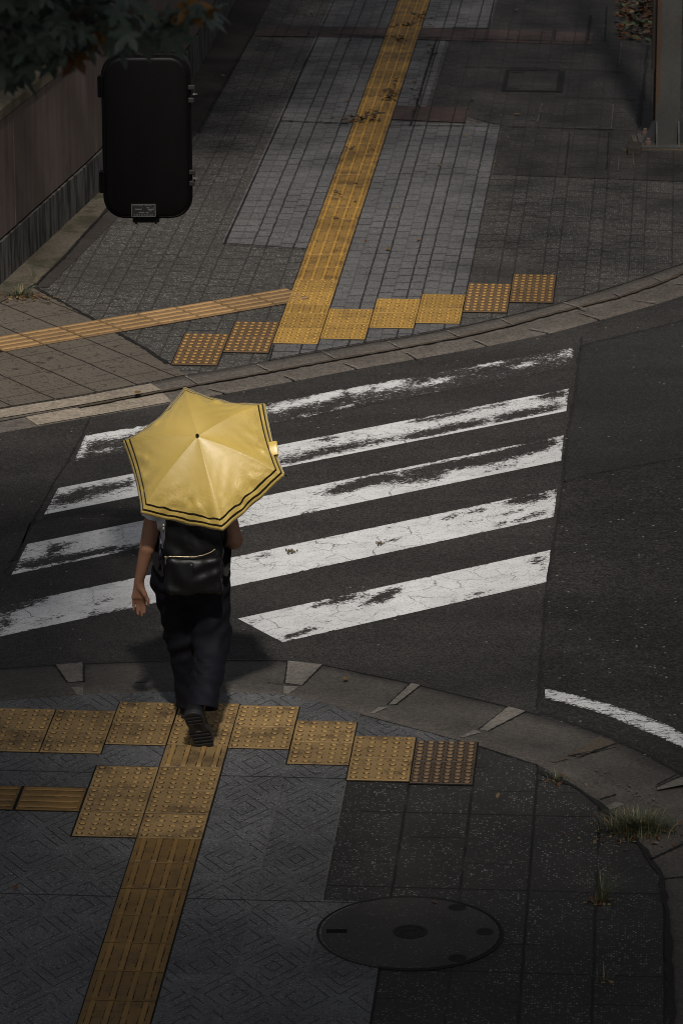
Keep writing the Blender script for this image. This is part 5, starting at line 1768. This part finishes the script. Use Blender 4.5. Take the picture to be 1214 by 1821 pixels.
def cloth(name, col, rough, var=0.25, weave=900.0, sheen=0.0, bump=0.15, spec=0.12):
    m = Mat(name, rough, spec)
    n1 = m.noise(7, 4, 0.6); n2 = m.noise(weave, 2, 0.5); n3 = m.noise(35, 3, 0.6)
    c = m.gray(m.mul(m.add(1 - var, m.mul(n1, 2 * var)), m.add(0.8, m.mul(n2, 0.4))), col)
    m.b.inputs['Sheen Weight'].default_value = sheen
    m.b.inputs['Sheen Roughness'].default_value = 0.5
    return m.out(c, m.add(n3, m.mul(n2, 0.3)), bump, 0.004)


MAT['trousers'] = cloth('navy_trousers', (0.0050, 0.0053, 0.0090), 0.75, 0.35, spec=0.18)
MAT['shirt'] = cloth('white_shirt', (0.56, 0.58, 0.62), 0.8, 0.1)
MAT['bag'] = cloth('black_nylon', (0.0062, 0.0062, 0.0066), 0.38, 0.2, bump=0.35, spec=0.35)
MAT['hair'] = cloth('dark_hair', (0.012, 0.009, 0.008), 0.5, 0.3)
MAT['shoe'] = cloth('black_shoe', (0.010, 0.010, 0.0105), 0.6, 0.25)
MAT['rubber'] = simple('black_rubber', (0.016, 0.016, 0.017), 0.6, 0.4, 0, 0.3, 60)
MAT['gold'] = simple('gold_zip', (0.62, 0.50, 0.32), 0.32, 0.5, 0.85, 0.15, 200)

# --- body
B_ = Field((-0.36, -0.48, -0.02), (0.32, 0.36, 1.58), 0.0055)
B_.ell((0, 0, .80), (.150, .105, .13), .03)
B_.ell((0, .005, .93), (.118, .085, .14), .05)
B_.ell((0, .01, 1.08), (.140, .098, .165), .05)
B_.cap((-.135, .015, 1.21), (.135, .015, 1.21), .052, k=.05)
B_.cap((0, .03, 1.23), (-.01, .062, 1.34), .050, .046, .03)
B_.ell((-.015, .072, 1.425), (.073, .090, .104), .02)
B_.ell((-.015, .110, 1.368), (.050, .052, .060), .03)
B_.cap((-.015, .158, 1.425), (-.015, .170, 1.392), .008, .012, .012)
B_.cap((-.032, .150, 1.353), (.002, .150, 1.353), .008, .008, .010)
for sx in (-1, 1):
    B_.ell((-.015 + sx * .074, .070, 1.41), (.012, .022, .032), .008)
    B_.ell((-.015 + sx * .030, .152, 1.418), (.017, .012, .009), .010, 'sub')
    B_.ell((-.015 + sx * .030, .147, 1.418), (.014, .014, .011), .004)
    B_.cap((-.015 + sx * .018, .154, 1.440), (-.015 + sx * .048, .142, 1.440), .008, .006, .010)
# left arm, swinging back a little, palm turned to the rear
B_.cap((-.158, .015, 1.205), (-.211, -.012, .945), .046, .0385, .03)
B_.cap((-.211, -.012, .945), (-.256, .030, .762), .0385, .0235, .004)
for (x0, x1, y1) in ((-.247, -.236, .046), (-.252, -.253, .050), (-.260, -.270, .051), (-.266, -.285, .047)):
    B_.cap((x0, .034, .752), (x1, y1, .672), .0125, .0105, .014)
for (p0, p1, p2, p3, r) in (((-.236, .046, .672), (-.2335, .058, .640), (-.2325, .060, .612), (-.2340, .056, .588), .0088),
                            ((-.253, .050, .672), (-.2500, .064, .634), (-.2475, .066, .600), (-.2465, .060, .572), .0090),
                            ((-.270, .051, .672), (-.2690, .064, .636), (-.2670, .064, .604), (-.2655, .057, .579), .0085),
                            ((-.285, .047, .674), (-.2860, .056, .646), (-.2860, .056, .624), (-.2855, .050, .604), .0075)):
    B_.cap(p0, p1, r + .0008, r, .006); B_.cap(p1, p2, r, r - .0006, .004); B_.cap(p2, p3, r - .0006, r - .0018, .004)
B_.cap((-.250, .026, .735), (-.228, .020, .694), .015, .0125, .016)
B_.cap((-.228, .020, .694), (-.214, .020, .664), .0108, .0094, .006)
B_.cap((-.214, .020, .664), (-.212, .024, .636), .0094, .0072, .004)
# right arm, bent, holding the shaft
EL = np.array((.212, -.035, .990))
pdir = EL - HGn; pdir -= UNn * (pdir @ UNn); pdir /= np.linalg.norm(pdir)
qdir = np.cross(UNn, pdir)
palm = HGn + pdir * .026
wr_ = HGn + (EL - HGn) / np.linalg.norm(EL - HGn) * .085 + pdir * .01
B_.cap((.158, .015, 1.205), EL, .047, .040, .03)
B_.cap(EL, wr_, .040, .0245, .02)
for s_ in (-.030, -.010, .010, .030):
    B_.cap(wr_, palm + UNn * s_, .014, .0125, .014)
for i_, s_ in enumerate((-.033, -.011, .011, .032)):
    pr = None
    for k_, an in enumerate((10, 60, 115, 170, 215 - 12 * (i_ in (0, 3)))):
        rr_ = .0205 if k_ else .025
        c_ = HGn + UNn * (s_ + .001 * k_) + pdir * rr_ * math.cos(math.radians(an)) + qdir * rr_ * math.sin(math.radians(an))
        if pr is not None: B_.cap(pr, c_, .0088, .0082, .004)
        pr = c_
pr = palm - UNn * .0 + UNn * .03
for k_, an in enumerate((-25, -75, -125)):
    c_ = HGn + UNn * (.040 + .012 * k_) + pdir * .023 * math.cos(math.radians(an)) + qdir * .023 * math.sin(math.radians(an))
    B_.cap(pr, c_, .0118 - .001 * k_, .0105 - .001 * k_, .006); pr = c_
# legs and feet
B_.cap((.082, 0, .80), (.092, .0, .47), .078, .052, .03)
B_.cap((.092, .0, .47), (.075, -.15, .34), .052, .048, .02); B_.cap((.075, -.15, .34), (.036, -.318, .212), .048, .030, .02)
B_.cap((-.082, 0, .80), (-.055, .09, .46), .078, .052, .03)
B_.cap((-.055, .09, .46), (-.022, .165, .09), .052, .030, .02)
TOE, dsh = np.array((.062, -.275, .002)), np.array((.185, .515, -.837))
dsh /= np.linalg.norm(dsh)
ush = np.array((0.0, .85, .52)); ush -= dsh * (ush @ dsh); ush /= np.linalg.norm(ush)
SHS = 1.13
hb = TOE - dsh * .238 * SHS
B_.cap(hb + ush * .055 + dsh * .04, TOE - dsh * .05 + ush * .04, .028, .018, .02)
B_.cap((-.022, .165, .075), (-.02, .30, .04), .028, .018, .02)
body = new_obj('body', B_.mesh('body'), MAT['skin'], person)

# --- hair
Hf = Field((-.14, -.06, 1.24), (.11, .20, 1.55), 0.0055)
Hf.ell((-.015, .055, 1.435), (.084, .096, .098), .02)
Hf.cap((-.015, -.005, 1.40), (-.01, -.012, 1.30), .062, .045, .03, flat=(.9, 1.25, 1))
Hf.ell((-.015, .150, 1.385), (.062, .075, .078), .02, 'sub')
Hf.disp(lambda X, Y, Z: 0.0022 * np.sin(X * 190 + Z * 12) * np.sin(Y * 120 + Z * 8))
new_obj('hair', Hf.mesh('hair'), MAT['hair'], person)

# --- shirt
S_ = Field((-.26, -.16, .82), (.26, .19, 1.30), 0.006)
S_.ell((0, .005, .93), (.138, .102, .15), .05)
S_.ell((0, .01, 1.08), (.158, .115, .17), .05)
S_.cap((-.138, .015, 1.212), (.138, .015, 1.212), .062, k=.05)
for sx in (-1, 1):
    S_.cap((sx * .158, .015, 1.205), (sx * .186, .0, 1.09), .064, .060, .03)
S_.half((-.186, 0, 1.10), (-.25, 0, -.97), (-.26, -.16, .98), (-.165, .19, 1.2))
S_.half((.186, 0, 1.10), (.25, 0, -.97), (.165, -.16, .98), (.26, .19, 1.2))
S_.cap((0, .035, 1.26), (-.01, .062, 1.36), .064, .064, .01, 'sub')
S_.disp(lambda X, Y, Z: 0.003 * np.sin(Z * 60 + X * 40 + 3 * np.sin(X * 30)) * np.sin(X * 25 + Y * 30) + .002 * np.sin(Z * 95 - X * 70))
new_obj('shirt', S_.mesh('shirt'), MAT['shirt'], person)

# --- trousers
L_ = Field((-.26, -.42, .03), (.26, .30, .96), 0.0065)
L_.ell((0, 0, .895), (.172, .118, .085), .03)
L_.ell((0, -.01, .79), (.186, .132, .14), .05)
L_.cap((.084, -.005, .79), (.098, .005, .49), .106, .092, .04)
L_.cap((.098, .005, .49), (.096, -.02, .44), .092, .084, .03)
L_.cap((.096, -.02, .44), (.080, -.14, .345), .086, .077, .02)
L_.cap((.080, -.14, .345), (.055, -.30, .215), .076, .075, .02)
L_.cap((-.088, -.005, .79), (-.055, .085, .46), .106, .080, .04)
L_.cap((-.055, .085, .46), (-.038, .115, .33), .080, .070, .03)
L_.cap((-.038, .115, .33), (-.018, .165, .07), .069, .071, .03)
def cloth_folds(X, Y, Z):
    kn = np.exp(-((Z - .40) / .055) ** 2) * (X > .02)
    kn2 = np.exp(-((Z - .40) / .10) ** 2) * (X <= .02)
    th = np.clip((Z - .42) / .12, 0, 1) * np.clip((.86 - Z) / .1, 0, 1)
    sh = np.clip((.40 - Z) / .08, 0, 1)
    d = .0058 * kn * np.sin(Z * 112 + X * 46 + 1.9 * np.sin(X * 33) + Y * 20) * (.6 + .4 * np.sin(X * 30))
    d = d + .004 * kn2 * np.sin(Z * 80 - X * 30 + Y * 20)
    d = d + .0062 * th * np.sin((Z * 26 + np.abs(X) * 62 + Y * 34) + 1.2 * np.sin(Z * 17 + X * 9)) * (0.55 + .45 * np.sin(Z * 13 + X * 20))
    d = d + .0035 * th * np.sin(Z * 62 - X * 46 + 2 * np.sin(Y * 30))
    d = d + .0030 * sh * np.sin(X * 58 + Z * 16 + Y * 22) * (0.6 + .4 * np.sin(Z * 40 + X * 12))
    d = d + .0016 * sh * np.sin(Z * 70 + X * 60 + Y * 40)
    return d
L_.disp(lambda X, Y, Z: 1.12 * cloth_folds(X, Y, Z))
hem = np.array((.055, -.298, .217)); hd = np.array((.055 - .080, -.30 + .14, .215 - .345)); hd /= np.linalg.norm(hd)
hd2 = hd * .7 + np.array((0, 0, -1)) * .5; hd2 /= np.linalg.norm(hd2)
L_.half(hem, hd2, (-.05, -.42, .03), (.26, -.14, .40))
L_.half((0, 0, .075), (0, -.1, -1), (-.26, .0, .03), (.10, .30, .2))
L_.cap(hem - hd * .05, hem + hd * .06, .058, .060, .004, 'sub')
L_.cap((-.02, .16, .12), (-.018, .17, .02), .054, .056, .004, 'sub')
new_obj('trousers', L_.mesh('trousers'), MAT['trousers'], person)

# --- shoes
def shoe_parts(mat, nm):
    U = Field((-.065, -.03, -.002), (.075, .265, .105), 0.0032)
    U.cap((0, .035, .040), (0, .05, .066), .036, .032, .02)
    U.cap((0, .04, .034), (.006, .19, .030), .034, .037, .02, flat=(1, 1, 1.15))
    U.cap((.006, .19, .030), (.008, .205, .028), .036, .032, .01, flat=(1, 1, 1.2))
    U.cap((0, .05, .06), (.003, .13, .045), .032, .030, .02)
    U.cap((0, .055, .085), (0, .05, .13), .024, .028, .004, 'sub')
    U.half((0, 0, .018), (0, 0, -1), (-.1, -.1, -.1), (.1, .3, .12))
    sh = new_obj('shoe', U.mesh('shoe'), MAT['shoe'], person)
    Z = Field((-.065, -.03, -.004), (.075, .27, .032), 0.0028)
    Z.cap((0, .028, .013), (0, .062, .013), .038, .034, .004, flat=(1, 1, .001))
    Z.cap((0, .06, .013), (.003, .135, .013), .030, .030, .02, flat=(1, 1, .001))
    Z.cap((.004, .135, .013), (.007, .200, .013), .043, .040, .02, flat=(1, 1, .001))
    sl, X, Y, ZZ = Z.win((-1, -1, -1), (1, 1, 1))
    Z.F[sl] = np.maximum(Z.F[sl], np.abs(ZZ - .012) - .0125)
    for yy in (.205, .182, .159, .136): Z.rbox((.005, yy, -.002), (.040, .0045, .010), .002, .003, 'sub')
    for yy in (.062, .040, .018): Z.rbox((0, yy, -.002), (.030, .004, .009), .002, .003, 'sub')
    Z.rbox((.002, .098, -.004), (.012, .026, .010), .003, .004, 'sub')
    new_obj('sole', Z.mesh('sole'), MAT['rubber'], sh)
    return sh


sh = shoe_parts(None, 'r')
xs = np.cross(dsh, ush)
Ms = Matrix.Identity(4)
for i in range(3):
    Ms[i][0], Ms[i][1], Ms[i][2], Ms[i][3] = xs[i] * SHS * 1.08, dsh[i] * SHS, ush[i] * SHS, hb[i]
sh.matrix_local = Ms
sh2 = sh.copy(); COL.objects.link(sh2); sh2.parent = person
ch = sh.children[0].copy(); COL.objects.link(ch); ch.parent = sh2
sh2.matrix_local = Matrix.Translation((-.022, .115, .001)) @ Matrix.Rotation(.06, 4, 'Z') @ Matrix.Diagonal((1.12, 1.1, 1.1, 1))
tag(sh, 'trailing black shoe with its grooved sole turned up'); tag(sh2, 'leading black shoe, mostly hidden')

# --- backpack (a thing of its own)
BO = PO + Vector((0.02, -0.10, 0.775))
pack = empty('backpack', BO, 'black nylon backpack with a gold zip on the back of the walking person', 'backpack')
def tap(Z): return 1.0 - 0.10 * np.clip((Z - .22) / .2, 0, 1)
K = Field((-.19, -.19, -.03), (.19, .05, .47), 0.006)
K.rbox((0, -.055, .205), (.143, .062, .208), .055, fn=tap)
K.disp(lambda X, Y, Z: .0045 * np.sin(Z * 24 + X * 38 + 1.4 * np.sin(X * 21)) * np.clip((Z - .19) / .08, 0, 1) + .0030 * np.sin(X * 62 - Z * 40 + 2 * np.sin(Z * 22)) + .002 * np.sin(Z * 70 + X * 30))
new_obj('main_compartment', K.mesh('main_compartment'), MAT['bag'], pack)
K2 = Field((-.18, -.19, -.03), (.18, .0, .26), 0.0055)
K2.rbox((0, -.118, .098), (.137, .034, .098), .032)
K2.disp(lambda X, Y, Z: -.006 * np.exp(-((Z - .09) / .06) ** 2) * np.exp(-(X / .09) ** 2) + .0042 * np.sin(X * 34 - Z * 52 * np.sign(X) + 1.5 * np.sin(Z * 25)) + .0022 * np.sin(X * 75 + Z * 30))
new_obj('front_pocket', K2.mesh('front_pocket'), MAT['bag'], pack)
zp = [Vector(p) for p in ((-.131, -.140, .160), (-.133, -.148, .185), (-.122, -.152, .203), (-.08, -.154, .204), (-.03, -.155, .202), (.01, -.155, .203), (.05, -.155, .211), (.085, -.153, .224), (.108, -.148, .240))]
bm = bmesh.new(); tube(bm, resample(zp, 40), .0027, 6)
zo = from_bm('zip', bm, MAT['gold'], pack, True)
bm = bmesh.new(); box(bm, -.018, .012, -.161, -.155, .1995, .2065, .001, 1); box(bm, -.136, -.126, -.158, -.150, .196, .206, .001, 1)
from_bm('zip_puller', bm, MAT['gold'], zo)
bm = bmesh.new(); box(bm, -.013, .017, -.1535, -.1475, .158, .163, .0008, 1)
from_bm('metal_badge', bm, MAT['plate_line'], pack)
bm = bmesh.new()
tube(bm, resample([(-.140, -.105, .26), (-.143, -.11, .33), (-.138, -.10, .40)], 12), .0025, 6)
tube(bm, [(-.141, -.116, .356), (-.141, -.118, .342)], .0052, 8)
tube(bm, [(-.141, -.118, .342), (-.143, -.118, .318)], .004, 8)
from_bm('side_zip', bm, MAT['gold'], pack, True)
def strap(pts, w_):
    P = resample(pts, 30); bm = bmesh.new(); prev = None
    for i, p in enumerate(P):
        d = (P[min(i + 1, 29)] - P[max(i - 1, 0)]).normalized()
        s = Vector((1, 0.15, 0)); s = (s - d * s.dot(d)).normalized(); n_ = d.cross(s)
        q = [bm.verts.new(p + s * a * w_ + n_ * b * .004) for a, b in ((-1, -1), (1, -1), (1, 1), (-1, 1))]
        if prev:
            for k in range(4): bm.faces.new((prev[k], prev[(k + 1) % 4], q[(k + 1) % 4], q[k]))
        prev = q
    return from_bm('shoulder_strap', bm, MAT['bag'], pack, False)
for sx in (-1, 1):
    strap([(sx * .085 - .02, .02, .43), (sx * .10 - .02, .09, .505), (sx * .105 - .02, .17, .47), (sx * .120 - .02, .215, .36), (sx * .155 - .02, .19, .25), (sx * .178 - .02, .10, .17), (sx * .165 - .01, .00, .10), (sx * .140, -.04, .07)], .021)
bm = bmesh.new(); tube(bm, resample([(.150, -.06, .34), (.158, -.06, .28), (.152, -.05, .22)], 10), .009, 8)
from_bm('side_strap', bm, MAT['bag'], pack, True)
MAT['charm'] = simple('dark_violet_cord', (0.02, 0.014, 0.028), 0.6)
bm = bmesh.new()
tube(bm, resample([(-.160, -.06, .285), (-.163, -.075, .25), (-.160, -.08, .215)], 10), .0022, 6)
tube(bm, [(-.160, -.08, .217), (-.163, -.081, .165)], [.005, .009], 8)
from_bm('tassel', bm, MAT['charm'], pack, True)

# ------------------------------------------------------------------ umbrella
um = empty('umbrella', UC, 'yellow satin folding umbrella with two dark brown hem stripes held over the walking person', 'umbrella')
Mu = Matrix.Identity(4)
for i in range(3):
    Mu[i][0], Mu[i][1], Mu[i][2], Mu[i][3] = U1[i], U2[i], UN[i], UC[i]
um.matrix_world = Mu


def canopy_mat(name, woven):
    m = Mat(name, 0.48, 0.5)
    m.b.inputs['IOR'].default_value = 2.35
    r = m.attr('hemr')
    fine = m.noise(700, 2, 0.5)
    n = m.noise(3.0, 3, 0.5)
    col = m.gray(m.mul(m.add(0.90, m.mul(n, 0.2)), m.add(0.94, m.mul(fine, 0.12))), (0.80, 0.55, 0.088))
    s1 = m.mul(m.step(r, 0.8860, 0.8885), m.inv(m.step(r, 0.9065, 0.909)))
    s2 = m.mul(m.step(r, 0.9450, 0.9475), m.inv(m.step(r, 0.9655, 0.968)))
    st = m.mx(s1, s2)
    col = m.mix(m.mul(m.step(r, 0.982, 0.986), 0.3), col, (0.2, 0.13, 0.03))
    col = m.mix(st, col, (0.014, 0.009, 0.003))
    s_l = m.sub(0.62, m.mul(st, 0.58))
    m.put(m.b.inputs['Specular IOR Level'], s_l)
    m.b.inputs['Sheen Weight'].default_value = 0.42
    m.b.inputs['Sheen Roughness'].default_value = 0.4
    m.b.inputs['Sheen Tint'].default_value = (1.0, 0.92, 0.72, 1)
    if woven:
        m.b.inputs['Anisotropic'].default_value = 0.4
        tg = m.nt.nodes.new("ShaderNodeTangent")
        tg.direction_type = 'UV_MAP'
        tg.uv_map = 'weave'
        m.nt.links.new(tg.outputs[0], m.b.inputs['Tangent'])
    w1 = m.noise(26, 4, 0.62, dist=0.6)
    w1 = m.mul(w1, m.step(r, 0.45, 0.9))
    w2 = m.noise(9, 3, 0.6)
    return m.out(col, m.add(w1, m.mul(w2, 0.6)), 0.42, 0.012)


MAT['satin'] = canopy_mat('gold_satin', True)
MAT['satin_plain'] = canopy_mat('gold_satin_tape', False)
MAT['umetal'] = simple('umbrella_black_metal', (0.02, 0.018, 0.016), 0.35, 0.5, 0.7, 0.2, 80)
UR, RISE = 0.4147, 0.22
tips = [math.radians(-10.5 + 60 * k) for k in range(6)]


def zprof(r): return RISE * (1 - 0.58 * r - 0.42 * r ** 2.8)


v, f, hr = [], [], []
NR, NTc = 44, 30
rngs = [random.uniform(0, 6.28) for _ in range(24)]
cen = len(v); v.append((0, 0, RISE)); hr.append(0.0)
gi = []
for g in range(6):
    a0, a1 = tips[g], tips[(g + 1) % 6] if g < 5 else tips[0] + 2 * math.pi
    T0 = np.array((math.cos(a0), math.sin(a0))) * UR; T1 = np.array((math.cos(a1), math.sin(a1))) * UR
    grid = []
    for i in range(1, NR + 1):
        r = i / NR
        row = []
        for j in range(NTc + 1):
            t = j / NTc
            b = 4 * t * (1 - t)
            q = ((1 - t) * T0 + t * T1) * r
            q = q * (1 - 0.036 * b * r ** 3)
            # rib height with the cloth drawn taut (lower) between the ribs; hem turned down
            z = zprof(r) - 0.024 * b * r * (1 - .3 * r) - 0.020 * b * max(0, (r - .80) / .2) ** 1.5
            # puckers along the hem and soft creases fanning from the ribs
            A = max(0, (r - .45) / .55) ** 2 * b ** .5 * (1 - .72 * min(1, max(0, (r - .86) / .12)))
            z += 0.0085 * A * math.sin(t * 34 + rngs[g] + 5 * r) * math.sin(t * 11 + rngs[g + 6])
            z += 0.0080 * A * math.sin((t + .35 * (1 - r)) * 19 + rngs[g + 12])
            z += 0.0060 * b * r * math.sin(r * 30 + (t - .5) * 16 + rngs[g + 18]) * max(0, (r - .3))
            z += 0.0100 * b * math.exp(-((r - .84 - .06 * math.sin(t * 9 + rngs[g])) / .045) ** 2) * math.sin(t * 26 + rngs[g + 3])
            row.append(len(v)); v.append((q[0], q[1], z)); hr.append(r)
        grid.append(row)
    for j in range(NTc):
        f.append((cen, grid[0][j], grid[0][j + 1]))
    for i in range(NR - 1):
        for j in range(NTc):
            f.append((grid[i][j], grid[i + 1][j], grid[i + 1][j + 1], grid[i][j + 1]))
me = mesh_py('canopy', v, f, True)
at = me.attributes.new('hemr', 'FLOAT', 'POINT')
at.data.foreach_set('value', hr)
uvl = me.uv_layers.new(name='weave')
per_g = len(me.polygons) // 6
for pi, pl in enumerate(me.polygons):
    ca = tips[0] + math.radians(60 * min(5, pi // per_g) + 30)
    for li in pl.loop_indices:
        co = me.vertices[me.loops[li].vertex_index].co
        uvl.data[li].uv = (co.x * math.cos(ca) + co.y * math.sin(ca) + 0.5, -co.x * math.sin(ca) + co.y * math.cos(ca) + 0.5)
bm = bmesh.new(); bm.from_mesh(me)
bmesh.ops.remove_doubles(bm, verts=bm.verts[:], dist=1e-5)
for e in bm.edges:
    pass
bm.to_mesh(me); bm.free()
can = new_obj('canopy', me, MAT['satin'], um)
me.shade_smooth()
so_ = can.modifiers.new('cloth', 'SOLIDIFY'); so_.thickness = 0.0012; so_.offset = -1
# sewn seam along each rib
for g in range(6):
    bm = bmesh.new()
    pts = []
    for i in range(2, 45):
        r = i / 44
        pts.append((math.cos(tips[g]) * UR * r, math.sin(tips[g]) * UR * r, zprof(r) - .0006))
    tube(bm, pts, .0011, 5)
    from_bm('seam', bm, MAT['satin_plain'], can, True)
    at2 = bpy.data.objects[can.children[-1].name].data.attributes.new('hemr', 'FLOAT', 'POINT')
    vs_ = can.children[-1].data.vertices
    at2.data.foreach_set('value', [min(1.0, math.hypot(q.co.x, q.co.y) / UR) for q in vs_])
    bm = bmesh.new()
    tube(bm, [(p[0] * .995, p[1] * .995, p[2] - .005) for p in pts[::3]], .0018, 6)
    rb = from_bm('rib', bm, MAT['umetal'], um, True)
    bm = bmesh.new()
    c, s_ = math.cos(tips[g]), math.sin(tips[g])
    tube(bm, [(c * .012, s_ * .012, -.02), (c * UR * .5, s_ * UR * .5, zprof(.5) - .006)], .0018, 6)
    from_bm('strut', bm, MAT['umetal'], rb, True)
    bm = bmesh.new()
    tube(bm, [(c * UR * .985, s_ * UR * .985, zprof(.985) - .002), (c * UR * 1.02, s_ * UR * 1.02, zprof(1.0) - .008)], [.003, .0022], 8)
    from_bm('rib_tip', bm, MAT['umetal'], rb, True)
bm = bmesh.new()
tube(bm, [(0, 0, RISE - .004), (0, 0, RISE + .010), (0, 0, RISE + .016)], [.0085, .0085, .006], 12)
from_bm('ferrule', bm, MAT['umetal'], um, True)
bm = bmesh.new()
tube(bm, [(0, 0, RISE), (0, 0, -.29)], .0055, 10)
tube(bm, [(0, 0, -.035), (0, 0, -.005)], .011, 10)
from_bm('shaft', bm, MAT['umetal'], um, True)
bm = bmesh.new()
tube(bm, [(0, 0, -.275), (0, 0, -.29), (0, 0, -.37), (0, 0, -.385)], [.009, .0125, .0135, .010], 14)
from_bm('handle', bm, simple('umbrella_handle', (0.05, 0.035, 0.02), 0.4), um, True)
# closing strap hanging out of the hem between two ribs on the right
ga = (tips[0] + tips[1]) / 2
bm = bmesh.new()
prev = None
ap = UR * math.cos(math.radians(30))
for i in range(12):
    t = i / 11
    rr = ap * (0.90 + 0.0) + .030 * math.sin(t * math.pi) + .018 * t
    zz = zprof(.86) - .045 + .014 * math.sin(t * math.pi) - .030 * t
    c, s_ = math.cos(ga - .12), math.sin(ga - .12)
    tx, ty = -s_, c
    q = [bm.verts.new((c * rr + tx * wv_, s_ * rr + ty * wv_, zz + .004 * math.cos(wv_ * 90))) for wv_ in (-.045, -.03, -.015, 0, .015, .03)]
    if prev:
        for k in range(5): bm.faces.new((prev[k], prev[k + 1], q[k + 1], q[k]))
    prev = q
tie = from_bm('closing_strap', bm, MAT['satin_plain'], um, True)
